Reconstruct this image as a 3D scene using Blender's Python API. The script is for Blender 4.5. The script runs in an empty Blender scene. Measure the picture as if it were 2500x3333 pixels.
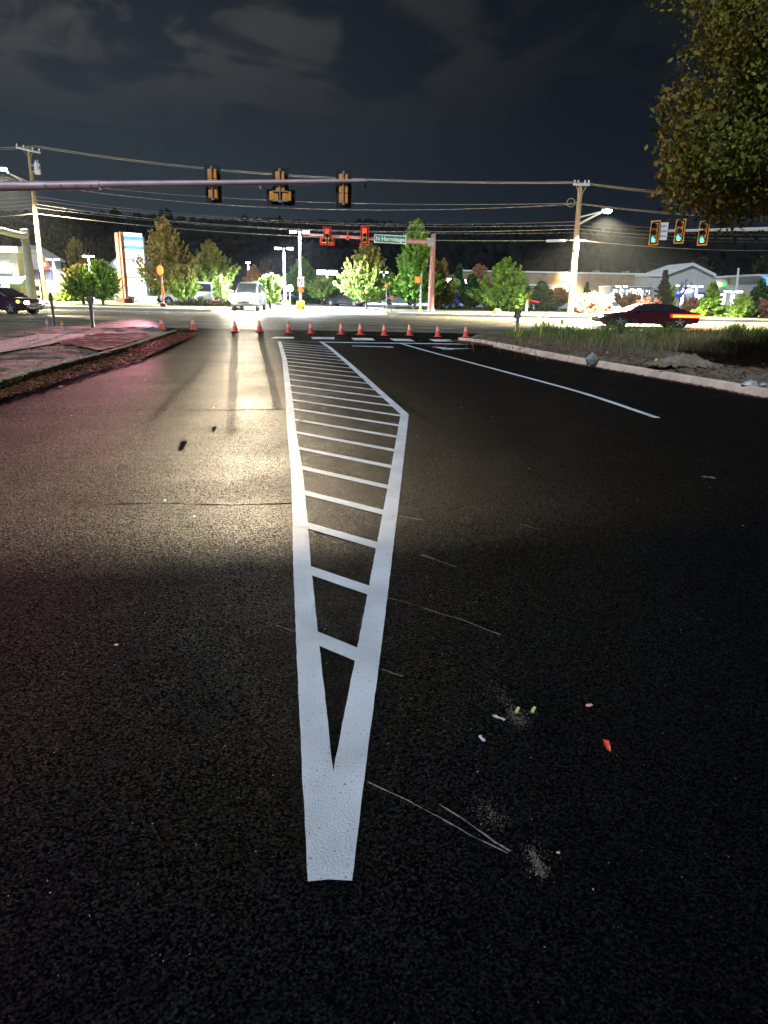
import bpy, math, random
import numpy as np
from mathutils import Vector, Matrix

random.seed(11)
RNG = np.random.default_rng(11)
SC = bpy.context.scene
COL = SC.collection
R = math.radians

# ------------------------------------------------------------------ camera, sky, fill sun, exposure
F, CX, CY = 2311.0, 1250.0, 1666.5          # photograph's focal length and centre, in its pixels
CAM_H, PITCH, ROLL = 1.55, R(17.2), R(1.1)

cam_d = bpy.data.cameras.new("camera")
cam = bpy.data.objects.new("camera", cam_d)
COL.objects.link(cam)
cam_d.sensor_fit = 'VERTICAL'
cam_d.sensor_height = 24.0
cam_d.lens = F / 3333.0 * 24.0
cam_d.clip_start, cam_d.clip_end = 0.05, 4000
cam.matrix_world = Matrix.Translation((0, 0, CAM_H)) @ Matrix.Rotation(R(90) - PITCH, 4, 'X') @ Matrix.Rotation(ROLL, 4, 'Z')
SC.camera = cam


def ray(px, py):
    u, v = (px - CX) / F, -(py - CY) / F
    x = u * math.cos(ROLL) - v * math.sin(ROLL)
    y = u * math.sin(ROLL) + v * math.cos(ROLL)
    return (x, y * math.sin(PITCH) + math.cos(PITCH), y * math.cos(PITCH) - math.sin(PITCH))


def G(px, py, z=0.0):
    d = ray(px, py)
    t = (z - CAM_H) / d[2]
    return Vector((d[0] * t, d[1] * t, z))


def Q(px, py, Y):
    d = ray(px, py)
    t = Y / d[1]
    return Vector((d[0] * t, Y, CAM_H + d[2] * t))


SC.view_settings.view_transform = 'Standard'
SC.view_settings.look = 'None'
SC.view_settings.exposure = 0.0
SC.view_settings.gamma = 1.0
SC.view_settings.use_curve_mapping = False
SC.render.engine = 'CYCLES'
cy = SC.cycles
cy.use_denoising = True
cy.max_bounces = 5
cy.diffuse_bounces = 2
cy.glossy_bounces = 2
cy.transmission_bounces = 3
cy.volume_bounces = 0
cy.transparent_max_bounces = 6
cy.sample_clamp_indirect = 4.0
cy.sample_clamp_direct = 0.0
cy.caustics_reflective = cy.caustics_refractive = False
cy.use_light_tree = True

world = bpy.data.worlds.new("World")
SC.world = world
world.use_nodes = True


def sky_nodes():
    nt = world.node_tree
    nt.nodes.clear()
    N, L = nt.nodes, nt.links

    def m(op, a, b=None, c=None, clamp=False):
        n = N.new('ShaderNodeMath'); n.operation = op; n.use_clamp = clamp
        for i, q in enumerate((a, b, c)):
            if q is None: continue
            if isinstance(q, (int, float)): n.inputs[i].default_value = q
            else: L.new(q, n.inputs[i])
        return n.outputs[0]

    def mr(v, a, b, c=0.0, d=1.0):
        n = N.new('ShaderNodeMapRange'); n.interpolation_type = 'SMOOTHSTEP'
        L.new(v, n.inputs[0])
        for i, q in enumerate((a, b, c, d)): n.inputs[i + 1].default_value = q
        return n.outputs[0]

    def mix(f, a, b):
        n = N.new('ShaderNodeMix'); n.data_type = 'RGBA'
        L.new(f, n.inputs[0])
        for i, q in ((6, a), (7, b)):
            if isinstance(q, tuple): n.inputs[i].default_value = (*q, 1)
            else: L.new(q, n.inputs[i])
        return n.outputs[2]
    tc = N.new('ShaderNodeTexCoord')
    sep = N.new('ShaderNodeSeparateXYZ'); L.new(tc.outputs['Generated'], sep.inputs[0])
    X, Y, Z = sep.outputs
    azim = m('ARCTAN2', X, Y)
    # town glow: strongest over the shops, fading with height and towards the dark right side
    side = mr(azim, -0.50, 0.33)
    low = mix(side, (0.027, 0.039, 0.049), (0.0030, 0.0062, 0.0118))
    high = mix(side, (0.0085, 0.011, 0.019), (0.0008, 0.0016, 0.0044))
    base = mix(mr(Z, 0.02, 0.50), low, high)
    zz = m('ADD', m('MAXIMUM', Z, 0.0), 0.16)
    cmb = N.new('ShaderNodeCombineXYZ')
    L.new(m('DIVIDE', X, zz), cmb.inputs[0]); L.new(m('MULTIPLY', m('DIVIDE', Y, zz), 0.9), cmb.inputs[1])
    n1 = N.new('ShaderNodeTexNoise'); L.new(cmb.outputs[0], n1.inputs['Vector'])
    n1.inputs['Scale'].default_value = 2.7; n1.inputs['Detail'].default_value = 9
    n1.inputs['Roughness'].default_value = 0.56; n1.inputs['Distortion'].default_value = 0.8
    n2 = N.new('ShaderNodeTexNoise'); L.new(cmb.outputs[0], n2.inputs['Vector'])
    n2.inputs['Scale'].default_value = 0.62; n2.inputs['Detail'].default_value = 3
    dens = m('ADD', m('MULTIPLY', n1.outputs[0], 0.7), m('MULTIPLY', n2.outputs[0], 0.42))
    cl = m('MULTIPLY', mr(dens, 0.51, 0.61), mr(Z, 0.15, 0.30))
    ccol = mix(side, (0.068, 0.068, 0.066), (0.0050, 0.0078, 0.0080))
    out = mix(m('MULTIPLY', cl, 0.85), base, ccol)
    bg = N.new('ShaderNodeBackground'); L.new(out, bg.inputs[0]); bg.inputs[1].default_value = 1.0
    o = N.new('ShaderNodeOutputWorld'); L.new(bg.outputs[0], o.inputs[0])


sky_nodes()

FILL = 2.9
ml = bpy.data.lights.new("fill_sun", 'SUN')  # added cool sun lamp, fills the whole scene evenly from behind the camera
ml.energy = FILL
ml.color = (0.70, 0.83, 1.0)
ml.angle = R(0.6)
fill_sun = bpy.data.objects.new("fill_sun", ml)
COL.objects.link(fill_sun)
FILL_TO = Vector((0.40, 0.64, -0.66)).normalized()      # light travels forwards, away from the camera, and down
fill_sun.rotation_euler = FILL_TO.to_track_quat('-Z', 'Y').to_euler()


# ------------------------------------------------------------------ mesh building
class MB:
    def __init__(s):
        s.v, s.f = [], []

    def add(s, vs, fs):
        n = len(s.v)
        s.v += [tuple(p) for p in vs]
        s.f += [tuple(i + n for i in f) for f in fs]
        return s

    def box(s, x0, x1, y0, y1, z0, z1):
        vs = [(x, y, z) for z in (z0, z1) for x, y in ((x0, y0), (x1, y0), (x1, y1), (x0, y1))]
        return s.add(vs, [(3, 2, 1, 0), (4, 5, 6, 7), (0, 1, 5, 4), (1, 2, 6, 5), (2, 3, 7, 6), (3, 0, 4, 7)])

    def quad(s, *p):
        return s.add(p, [tuple(range(len(p)))])

    def tube(s, pts, r, n=8, cap=True):
        pts = [Vector(p) for p in pts]
        rs = r if isinstance(r, (list, tuple)) else [r] * len(pts)
        base = len(s.v)
        prev = None
        for i, p in enumerate(pts):
            d = (pts[min(i + 1, len(pts) - 1)] - pts[max(i - 1, 0)]).normalized()
            a = Vector((0, 0, 1)) if abs(d.z) < 0.9 else Vector((1, 0, 0))
            if prev is not None: a = prev
            u = d.cross(a)
            if u.length < 1e-5: u = d.orthogonal()
            u.normalize(); w = d.cross(u).normalized()
            prev = -w if False else a
            for k in range(n):
                t = 2 * math.pi * k / n
                s.v.append(tuple(p + (u * math.cos(t) + w * math.sin(t)) * rs[i]))
        for i in range(len(pts) - 1):
            for k in range(n):
                a, b = base + i * n + k, base + i * n + (k + 1) % n
                s.f.append((a, b, b + n, a + n))
        if cap:
            s.f.append(tuple(base + k for k in range(n))[::-1])
            e = base + (len(pts) - 1) * n
            s.f.append(tuple(e + k for k in range(n)))
        return s

    def lathe(s, prof, n=16, c=(0, 0, 0)):
        base = len(s.v)
        for r, z in prof:
            for k in range(n):
                t = 2 * math.pi * k / n
                s.v.append((c[0] + r * math.cos(t), c[1] + r * math.sin(t), c[2] + z))
        for i in range(len(prof) - 1):
            for k in range(n):
                a, b = base + i * n + k, base + i * n + (k + 1) % n
                s.f.append((a, b, b + n, a + n))
        s.f.append(tuple(base + k for k in range(n))[::-1])
        e = base + (len(prof) - 1) * n
        s.f.append(tuple(e + k for k in range(n)))
        return s

    def prism(s, poly, a0, a1, axis='z'):
        """extrude a 2-D outline; axis z: (x,y) up, axis y: (x,z) along y, axis x: (y,z) along x"""
        n = len(poly)
        def P(q, a):
            if axis == 'z': return (q[0], q[1], a)
            if axis == 'y': return (q[0], a, q[1])
            return (a, q[0], q[1])
        vs = [P(q, a0) for q in poly] + [P(q, a1) for q in poly]
        fs = [tuple(range(n))[::-1], tuple(range(n, 2 * n))]
        fs += [(i, (i + 1) % n, n + (i + 1) % n, n + i) for i in range(n)]
        return s.add(vs, fs)

    def ball(s, c, r, n=10, m=7, sq=(1, 1, 1)):
        prof = [(max(1e-3, math.sin(math.pi * i / m)), -math.cos(math.pi * i / m)) for i in range(m + 1)]
        b = len(s.v)
        s.lathe(prof, n)
        for i in range(b, len(s.v)):
            x, y, z = s.v[i]
            s.v[i] = (c[0] + x * r * sq[0], c[1] + y * r * sq[1], c[2] + z * r * sq[2])
        return s

    def xf(s, M, start=0):
        for i in range(start, len(s.v)): s.v[i] = tuple(M @ Vector(s.v[i]))
        return s

    def mesh(s, name, mat, smooth=False):
        me = bpy.data.meshes.new(name)
        me.from_pydata(s.v, [], s.f)
        if mat: me.materials.append(mat)
        if smooth: me.shade_smooth()
        me.update()
        return me

    def build(s, name, mat, parent=None, smooth=False, bevel=0.0, loc=None, fix=True):
        me = s.mesh(name, mat, False)
        if fix:
            import bmesh
            bm = bmesh.new(); bm.from_mesh(me)
            bmesh.ops.recalc_face_normals(bm, faces=bm.faces[:])
            bm.to_mesh(me); bm.free()
        if smooth:
            me.shade_smooth()
            try: me.set_sharp_from_angle(angle=R(40))
            except Exception: pass
        o = bpy.data.objects.new(name, me)
        COL.objects.link(o)
        if parent: o.parent = parent
        if loc is not None: o.location = loc
        if bevel:
            b = o.modifiers.new("bevel", 'BEVEL'); b.width = bevel; b.segments = 2; b.limit_method = 'ANGLE'
        return o


def np_mesh(name, verts, faces, mat):
    """fast mesh from numpy arrays, all faces with the same corner count"""
    verts = np.asarray(verts, dtype=np.float32); faces = np.asarray(faces, dtype=np.int32)
    me = bpy.data.meshes.new(name)
    me.vertices.add(len(verts)); me.vertices.foreach_set('co', verts.ravel())
    k = faces.shape[1]
    me.loops.add(faces.size); me.loops.foreach_set('vertex_index', faces.ravel())
    me.polygons.add(len(faces)); me.polygons.foreach_set('loop_start', np.arange(0, faces.size, k, dtype=np.int32))
    me.update(calc_edges=True); me.validate()
    if mat: me.materials.append(mat)
    return me


def link(name, me, parent=None, loc=None):
    o = bpy.data.objects.new(name, me)
    COL.objects.link(o)
    if parent: o.parent = parent
    if loc is not None: o.location = loc
    return o


def tag(o, label, cat=None, group=None, kind=None):
    o['label'] = label
    if cat: o['category'] = cat
    if group: o['group'] = group
    if kind: o['kind'] = kind
    return o


def thing(name, label, cat, loc=(0, 0, 0), rotz=0.0, group=None):
    o = bpy.data.objects.new(name, None)
    COL.objects.link(o)
    o.empty_display_size = 0.2
    o.location = loc; o.rotation_euler = (0, 0, rotz)
    return tag(o, label, cat, group)


def copy_tree(o, parent=None):
    c = o.copy(); COL.objects.link(c); c.parent = parent
    for ch in list(o.children): copy_tree(ch, c)
    return c


# ------------------------------------------------------------------ materials
def mat(name, col, rough=0.7, metal=0.0, var=0.25, scale=6.0, bump=0.0, bscale=40.0, col2=None, spec=0.5,
        stretch=None, coat=0.0, detail=5, lo=0.35, hi=0.65, coords='Object'):
    m = bpy.data.materials.new(name); m.use_nodes = True
    N, L = m.node_tree.nodes, m.node_tree.links
    p = N['Principled BSDF']
    p.inputs['Roughness'].default_value = rough
    p.inputs['Metallic'].default_value = metal
    p.inputs['Specular IOR Level'].default_value = spec
    if coat: p.inputs['Coat Weight'].default_value = coat; p.inputs['Coat Roughness'].default_value = 0.08
    tc = N.new('ShaderNodeTexCoord'); src = tc.outputs[coords]
    if stretch:
        mp = N.new('ShaderNodeMapping'); mp.inputs['Scale'].default_value = stretch
        L.new(src, mp.inputs[0]); src = mp.outputs[0]
    n = N.new('ShaderNodeTexNoise'); n.inputs['Scale'].default_value = scale; n.inputs['Detail'].default_value = detail
    L.new(src, n.inputs['Vector'])
    mr = N.new('ShaderNodeMapRange'); L.new(n.outputs[0], mr.inputs[0])
    mr.inputs[1].default_value, mr.inputs[2].default_value = lo, hi
    mx = N.new('ShaderNodeMix'); mx.data_type = 'RGBA'; L.new(mr.outputs[0], mx.inputs[0])
    c2 = col2 or tuple(c * (1 - var) for c in col)
    mx.inputs[6].default_value = (*col, 1); mx.inputs[7].default_value = (*c2, 1)
    L.new(mx.outputs[2], p.inputs['Base Color'])
    if bump:
        b = N.new('ShaderNodeTexNoise'); b.inputs['Scale'].default_value = bscale; b.inputs['Detail'].default_value = 4
        L.new(tc.outputs[coords], b.inputs['Vector'])
        bn = N.new('ShaderNodeBump'); bn.inputs['Strength'].default_value = bump; bn.inputs['Distance'].default_value = 0.02
        L.new(b.outputs[0], bn.inputs['Height']); L.new(bn.outputs[0], p.inputs['Normal'])
    return m


def glow(name, col, strength):
    m = bpy.data.materials.new(name); m.use_nodes = True
    p = m.node_tree.nodes['Principled BSDF']
    p.inputs['Base Color'].default_value = (*[min(.8, c) for c in col], 1)
    p.inputs['Emission Color'].default_value = (*col, 1)
    p.inputs['Emission Strength'].default_value = strength
    return m


def leafmat(name, low, high, dark=0.55, trans=0.25, blend=(0.35, 0.85)):
    """leaves: own hue per leaf, one hue low in the crown turning to the autumn hue higher up"""
    m = bpy.data.materials.new(name); m.use_nodes = True
    N, L = m.node_tree.nodes, m.node_tree.links
    p = N['Principled BSDF']; p.inputs['Roughness'].default_value = 0.6; p.inputs['Specular IOR Level'].default_value = 0.25
    g = N.new('ShaderNodeNewGeometry'); tc = N.new('ShaderNodeTexCoord')
    sp = N.new('ShaderNodeSeparateXYZ'); L.new(tc.outputs['Generated'], sp.inputs[0])
    nz = N.new('ShaderNodeTexNoise'); nz.inputs['Scale'].default_value = 0.9; L.new(tc.outputs['Object'], nz.inputs['Vector'])
    a = N.new('ShaderNodeMath'); a.operation = 'MULTIPLY_ADD'; L.new(nz.outputs[0], a.inputs[0]); a.inputs[1].default_value = 0.9
    L.new(sp.outputs[2], a.inputs[2])
    a2 = N.new('ShaderNodeMath'); a2.operation = 'SUBTRACT'; L.new(a.outputs[0], a2.inputs[0]); a2.inputs[1].default_value = 0.45
    a3 = N.new('ShaderNodeMath'); a3.operation = 'MULTIPLY_ADD'; L.new(g.outputs['Random Per Island'], a3.inputs[0]); a3.inputs[1].default_value = 0.25
    L.new(a2.outputs[0], a3.inputs[2])
    mr = N.new('ShaderNodeMapRange'); L.new(a3.outputs[0], mr.inputs[0]); mr.inputs[1].default_value, mr.inputs[2].default_value = blend
    mx = N.new('ShaderNodeMix'); mx.data_type = 'RGBA'; L.new(mr.outputs[0], mx.inputs[0])
    mx.inputs[6].default_value = (*low, 1); mx.inputs[7].default_value = (*high, 1)
    wn = N.new('ShaderNodeTexWhiteNoise'); wn.noise_dimensions = '1D'; L.new(g.outputs['Random Per Island'], wn.inputs['W'])
    m2 = N.new('ShaderNodeMapRange'); L.new(wn.outputs['Value'], m2.inputs[0]); m2.inputs[3].default_value = dark; m2.inputs[4].default_value = 1.25
    hs = N.new('ShaderNodeHueSaturation'); L.new(mx.outputs[2], hs.inputs['Color']); L.new(m2.outputs[0], hs.inputs['Value'])
    L.new(hs.outputs[0], p.inputs['Base Color'])
    tr = N.new('ShaderNodeBsdfTranslucent'); L.new(hs.outputs[0], tr.inputs[0])
    ms = N.new('ShaderNodeMixShader'); ms.inputs[0].default_value = trans
    L.new(p.outputs[0], ms.inputs[1]); L.new(tr.outputs[0], ms.inputs[2])
    L.new(ms.outputs[0], N['Material Output'].inputs[0])
    return m


def asphalt(name, c1, c2, rough, grain, gscale, streak, spec=0.5, lanes=0.0):
    """aggregate speckle, roller streaks across the lane and shallow undulation"""
    m = bpy.data.materials.new(name); m.use_nodes = True
    N, L = m.node_tree.nodes, m.node_tree.links
    p = N['Principled BSDF']
    tc = N.new('ShaderNodeTexCoord'); src = tc.outputs['Object']
    agg = N.new('ShaderNodeTexVoronoi'); agg.inputs['Scale'].default_value = gscale; L.new(src, agg.inputs['Vector'])
    fine = N.new('ShaderNodeTexNoise'); fine.inputs['Scale'].default_value = gscale * 0.8; fine.inputs['Detail'].default_value = 3
    fine.inputs['Roughness'].default_value = 0.75; L.new(src, fine.inputs['Vector'])
    sep = N.new('ShaderNodeSeparateColor'); L.new(agg.outputs['Color'], sep.inputs[0])
    patch = N.new('ShaderNodeTexNoise'); patch.inputs['Scale'].default_value = 0.7; patch.inputs['Detail'].default_value = 8
    patch.inputs['Roughness'].default_value = 0.65
    L.new(src, patch.inputs['Vector'])
    mp = N.new('ShaderNodeMapping'); mp.inputs['Scale'].default_value = (0.25, 6.5, 1); mp.inputs['Rotation'].default_value = (0, 0, R(-3))
    L.new(src, mp.inputs[0])
    st = N.new('ShaderNodeTexNoise'); st.inputs['Scale'].default_value = 1.0; st.inputs['Detail'].default_value = 5; st.inputs['Distortion'].default_value = 0.4
    L.new(mp.outputs[0], st.inputs['Vector'])
    mx = N.new('ShaderNodeMix'); mx.data_type = 'RGBA'
    mr = N.new('ShaderNodeMapRange'); L.new(patch.outputs[0], mr.inputs[0]); mr.inputs[1].default_value, mr.inputs[2].default_value = 0.3, 0.7
    L.new(mr.outputs[0], mx.inputs[0]); mx.inputs[6].default_value = (*c1, 1); mx.inputs[7].default_value = (*c2, 1)
    hv = N.new('ShaderNodeHueSaturation'); L.new(mx.outputs[2], hv.inputs['Color'])
    gv = N.new('ShaderNodeMapRange'); L.new(sep.outputs[0], gv.inputs[0]); gv.inputs[3].default_value = 0.40; gv.inputs[4].default_value = 1.25
    pw = N.new('ShaderNodeMath'); pw.operation = 'POWER'; L.new(sep.outputs[1], pw.inputs[0]); pw.inputs[1].default_value = 14.0
    ad = N.new('ShaderNodeMath'); ad.operation = 'MULTIPLY_ADD'; L.new(pw.outputs[0], ad.inputs[0]); ad.inputs[1].default_value = 5.0; L.new(gv.outputs[0], ad.inputs[2])
    # some stones carry a glossy bitumen face, most do not
    sw = N.new('ShaderNodeMath'); sw.operation = 'POWER'; L.new(sep.outputs[0], sw.inputs[0]); sw.inputs[1].default_value = 3.5
    sx = N.new('ShaderNodeMath'); sx.operation = 'MULTIPLY'; L.new(sw.outputs[0], sx.inputs[0]); sx.inputs[1].default_value = spec
    L.new(sx.outputs[0], p.inputs['Specular IOR Level'])
    val = ad.outputs[0]
    if lanes:                                             # polished wheel tracks and tar seams along the road
        ml_ = N.new('ShaderNodeMapping'); ml_.inputs['Scale'].default_value = (0.03, 1.1, 1); L.new(src, ml_.inputs[0])
        nl = N.new('ShaderNodeTexNoise'); nl.inputs['Scale'].default_value = 1.0; nl.inputs['Detail'].default_value = 6; nl.inputs['Roughness'].default_value = 0.6
        L.new(ml_.outputs[0], nl.inputs['Vector'])
        mq = N.new('ShaderNodeMapRange'); L.new(nl.outputs[0], mq.inputs[0]); mq.inputs[1].default_value, mq.inputs[2].default_value = 0.32, 0.66
        mq.inputs[3].default_value, mq.inputs[4].default_value = 1 - lanes, 1 + lanes * .6
        mm_ = N.new('ShaderNodeMath'); mm_.operation = 'MULTIPLY'; L.new(val, mm_.inputs[0]); L.new(mq.outputs[0], mm_.inputs[1]); val = mm_.outputs[0]
    L.new(val, hv.inputs['Value']); L.new(hv.outputs[0], p.inputs['Base Color'])
    rr = N.new('ShaderNodeMapRange'); L.new(patch.outputs[0], rr.inputs[0]); rr.inputs[1].default_value, rr.inputs[2].default_value = 0.3, 0.7
    rr.inputs[3].default_value, rr.inputs[4].default_value = rough - 0.08, rough + 0.08
    L.new(rr.outputs[0], p.inputs['Roughness'])
    b1 = N.new('ShaderNodeBump'); b1.inputs['Strength'].default_value = streak; b1.inputs['Distance'].default_value = 0.022
    L.new(st.outputs[0], b1.inputs['Height'])
    b2 = N.new('ShaderNodeBump'); b2.inputs['Strength'].default_value = grain; b2.inputs['Distance'].default_value = 0.010
    inv = N.new('ShaderNodeMath'); inv.operation = 'MULTIPLY_ADD'; L.new(sep.outputs[2], inv.inputs[0]); inv.inputs[1].default_value = 0.45; mid = N.new('ShaderNodeTexVoronoi'); mid.feature = 'SMOOTH_F1'; mid.inputs['Scale'].default_value = gscale * 0.55; L.new(src, mid.inputs['Vector'])
    su = N.new('ShaderNodeMath'); su.operation = 'MULTIPLY_ADD'; L.new(mid.outputs['Distance'], su.inputs[0]); su.inputs[1].default_value = -0.9; L.new(fine.outputs[0], su.inputs[2])
    L.new(su.outputs[0], inv.inputs[2])
    L.new(inv.outputs[0], b2.inputs['Height']); L.new(b1.outputs[0], b2.inputs['Normal'])
    L.new(b2.outputs[0], p.inputs['Normal'])
    return m


M = {}
M['new_asphalt'] = asphalt('fresh asphalt', (0.0026, 0.0025, 0.0032), (0.0044, 0.0040, 0.0046), 0.60, 1.0, 150.0, 0.5, 0.17)
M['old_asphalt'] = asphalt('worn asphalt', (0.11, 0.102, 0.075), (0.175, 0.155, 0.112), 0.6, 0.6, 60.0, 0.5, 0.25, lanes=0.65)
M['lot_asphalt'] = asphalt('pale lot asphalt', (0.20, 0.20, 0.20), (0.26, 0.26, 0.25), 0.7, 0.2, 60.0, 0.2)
M['concrete'] = mat('concrete', (0.46, 0.44, 0.40), 0.85, var=0.2, scale=2.0, bump=0.2, bscale=60)
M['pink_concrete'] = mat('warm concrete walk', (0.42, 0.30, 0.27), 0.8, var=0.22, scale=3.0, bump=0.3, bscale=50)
M['kerb'] = mat('kerb concrete', (0.85, 0.64, 0.50), 0.85, var=0.3, scale=3.5, bump=0.3, bscale=50)
M['old_kerb'] = mat('rough kerb', (0.44, 0.40, 0.26), 0.95, var=0.7, scale=14, bump=0.6, bscale=40, stretch=(1, 1, .25))
M['soil'] = mat('dirt', (0.10, 0.078, 0.055), 0.95, col2=(0.20, 0.155, 0.105), scale=3.0, bump=0.9, bscale=18, detail=10)
M['pile'] = mat('piled dirt', (0.15, 0.115, 0.075), 0.95, col2=(0.28, 0.22, 0.15), scale=5.0, bump=0.9, bscale=20, detail=10)
M['mulch'] = mat('red mulch', (0.16, 0.05, 0.035), 0.95, col2=(0.32, 0.13, 0.10), scale=16.0, bump=1.0, bscale=20)
M['grass'] = mat('rough grass ground', (0.028, 0.038, 0.014), 0.95, col2=(0.06, 0.06, 0.025), scale=1.2, bump=0.5, bscale=12)
M['lawn'] = mat('far kerb lawn', (0.06, 0.07, 0.025), 0.95, col2=(0.11, 0.10, 0.045), scale=1.5, bump=0.5, bscale=10)
M['hill'] = mat('wooded hill', (0.0055, 0.0070, 0.0075), 1.0, col2=(0.010, 0.0095, 0.013), scale=0.03, spec=0.0)
M['far_leaf'] = mat('far woods', (0.0040, 0.0052, 0.0048), 1.0, col2=(0.010, 0.011, 0.009), scale=0.2, spec=0.0)


def paint_mat(name, col, wear):
    m = mat(name, col, 0.6, var=0.28, scale=2.2, bump=0.0, detail=9)
    N, L = m.node_tree.nodes, m.node_tree.links
    p = N['Principled BSDF']
    tc = N.new('ShaderNodeTexCoord')
    v = N.new('ShaderNodeTexNoise'); v.inputs['Scale'].default_value = 150; v.inputs['Detail'].default_value = 4; L.new(tc.outputs['Object'], v.inputs['Vector'])
    bn = N.new('ShaderNodeBump'); bn.inputs['Strength'].default_value = 1.0; bn.inputs['Distance'].default_value = 0.0065
    L.new(v.outputs[0], bn.inputs['Height']); L.new(bn.outputs[0], p.inputs['Normal'])
    old = p.inputs['Base Color'].links[0].from_socket
    w = N.new('ShaderNodeTexNoise'); w.inputs['Scale'].default_value = 75; w.inputs['Detail'].default_value = 6; L.new(tc.outputs['Object'], w.inputs['Vector'])
    mr = N.new('ShaderNodeMapRange'); L.new(w.outputs[0], mr.inputs[0]); mr.inputs[1].default_value, mr.inputs[2].default_value = wear, wear + 0.08
    mx = N.new('ShaderNodeMix'); mx.data_type = 'RGBA'; L.new(mr.outputs[0], mx.inputs[0]); L.new(old, mx.inputs[6])
    mx.inputs[7].default_value = (0.10, 0.10, 0.11, 1)
    L.new(mx.outputs[2], p.inputs['Base Color'])
    return m


M['paint'] = paint_mat('white road paint', (0.82, 0.85, 0.89), 0.635)
M['thin_paint'] = paint_mat('thin white road paint', (0.72, 0.73, 0.76), 0.62)
M['yellow_paint'] = paint_mat('worn yellow road paint', (0.55, 0.33, 0.06), 0.5)
M['chalk'] = paint_mat('chalk string line', (0.34, 0.25, 0.21), 0.52)
M['chalk_faint'] = paint_mat('faint chalk dust', (0.13, 0.10, 0.09), 0.48)
M['steel'] = mat('galvanised steel', (0.36, 0.36, 0.37), 0.5, 0.3, var=0.2, scale=4)
M['pole_paint'] = mat('white painted pole', (0.62, 0.63, 0.66), 0.45, 0.1, var=0.1)
M['arm_steel'] = mat('mast arm steel', (0.55, 0.38, 0.39), 0.5, 0.2, var=0.25, scale=1.5)
M['red_lit_steel'] = mat('mast steel with red light tint', (0.60, 0.27, 0.27), 0.45, 0.1, var=0.3, scale=1.2)  # red lamp light on the masts is put into the steel colour
M['bolt'] = mat('bolt steel', (0.7, 0.68, 0.68), 0.4, 0.2)
M['wood'] = mat('weathered pole wood', (0.36, 0.27, 0.17), 0.9, col2=(0.20, 0.12, 0.07), scale=3, stretch=(6, 6, .35), bump=0.5, bscale=20)
M['bark'] = mat('bark', (0.10, 0.075, 0.055), 0.95, var=0.5, scale=6, bump=0.6, bscale=18)
M['wire'] = mat('overhead cable', (0.24, 0.21, 0.18), 0.6, var=0.1)
M['sig_yellow'] = mat('signal housing yellow', (0.95, 0.36, 0.045), 0.5, var=0.15, scale=5)
M['black'] = mat('matt black', (0.012, 0.012, 0.014), 0.7)
M['plate'] = mat('black backplate', (0.006, 0.006, 0.010), 0.6)
M['red_light_and_paint'] = mat('red border light and paint', (0.85, 0.02, 0.02), 0.4)  # yellow borders coloured as lit red; also plain red barrier paint
M['off_lens'] = mat('unlit lens', (0.05, 0.01, 0.01), 0.25)
M['green_sign'] = mat('green sign sheet', (0.01, 0.20, 0.10), 0.45)
M['white_sign'] = mat('white sign sheet', (0.80, 0.78, 0.78), 0.45, var=.05)
M['red_lit_sign'] = mat('white sign sheet tinted by red light', (0.80, 0.50, 0.48), 0.45, var=.05)  # red light on the white sheet is put into its colour
M['orange_sign'] = mat('orange sign sheet', (0.90, 0.28, 0.015), 0.45, var=.06)
M['red_sign'] = mat('dark red sign back', (0.20, 0.045, 0.03), 0.6)
M['ink'] = mat('dark sign ink', (0.05, 0.006, 0.008), 0.5)
M['grey_ink'] = mat('grey sign ink', (0.10, 0.09, 0.10), 0.5)
M['cone'] = mat('cone orange', (0.85, 0.055, 0.03), 0.5, var=.1)
M['cone_white'] = mat('cone collar', (0.85, 0.42, 0.34), 0.4, var=.08)
M['cone_base'] = mat('cone foot', (0.78, 0.12, 0.06), 0.6, var=.3)
M['yellow_conc'] = mat('yellow painted concrete', (0.72, 0.47, 0.04), 0.7, var=.25, scale=4, bump=.2)
M['glass'] = mat('dark glass', (0.02, 0.025, 0.03), 0.08, spec=0.6)
M['rubber'] = mat('tyre rubber', (0.012, 0.012, 0.013), 0.85)
M['chrome'] = mat('wheel alloy', (0.55, 0.55, 0.57), 0.3, 0.7)
M['tan_wall'] = mat('tan block wall', (0.36, 0.26, 0.155), 0.9, var=.3, scale=0.8, bump=.2, bscale=10)
M['pale_wall'] = mat('pale stucco wall', (0.52, 0.50, 0.45), 0.9, var=.12, scale=1, bump=.2, bscale=20)
M['grey_wall'] = mat('grey panel wall', (0.38, 0.40, 0.42), 0.8, var=.15, scale=1)
M['stone'] = mat('stone veneer', (0.34, 0.29, 0.22), 0.95, var=.5, scale=5, bump=.7, bscale=9)
M['trim'] = mat('white trim', (0.74, 0.73, 0.70), 0.6, var=.06)
M['dark_roof'] = mat('dark shingle', (0.035, 0.035, 0.05), 0.9, var=.3, scale=4)
M['awning'] = mat('teal awning fabric', (0.16, 0.42, 0.48), 0.8, var=.12)
M['blue_panel'] = mat('blue facade panel', (0.03, 0.09, 0.52), 0.5, var=.1)
M['maroon'] = mat('brown red pylon cladding', (0.34, 0.12, 0.09), 0.6, var=.25, scale=2)
M['maroon_dark'] = mat('dark red plinth', (0.10, 0.02, 0.018), 0.7)
M['rock'] = mat('pale rock', (0.34, 0.32, 0.31), 0.9, var=.45, scale=6, bump=.7, bscale=14)
M['bag'] = mat('crumpled plastic', (0.50, 0.49, 0.48), 0.35, var=.4, scale=9)
M['clod'] = mat('dirt clod', (0.02, 0.016, 0.014), 0.95, var=.5, scale=20)
M['flag_pink'] = mat('pink flag', (0.75, 0.38, 0.40), 0.6)
M['flag_orange'] = mat('orange flag', (0.85, 0.35, 0.03), 0.6)
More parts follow.
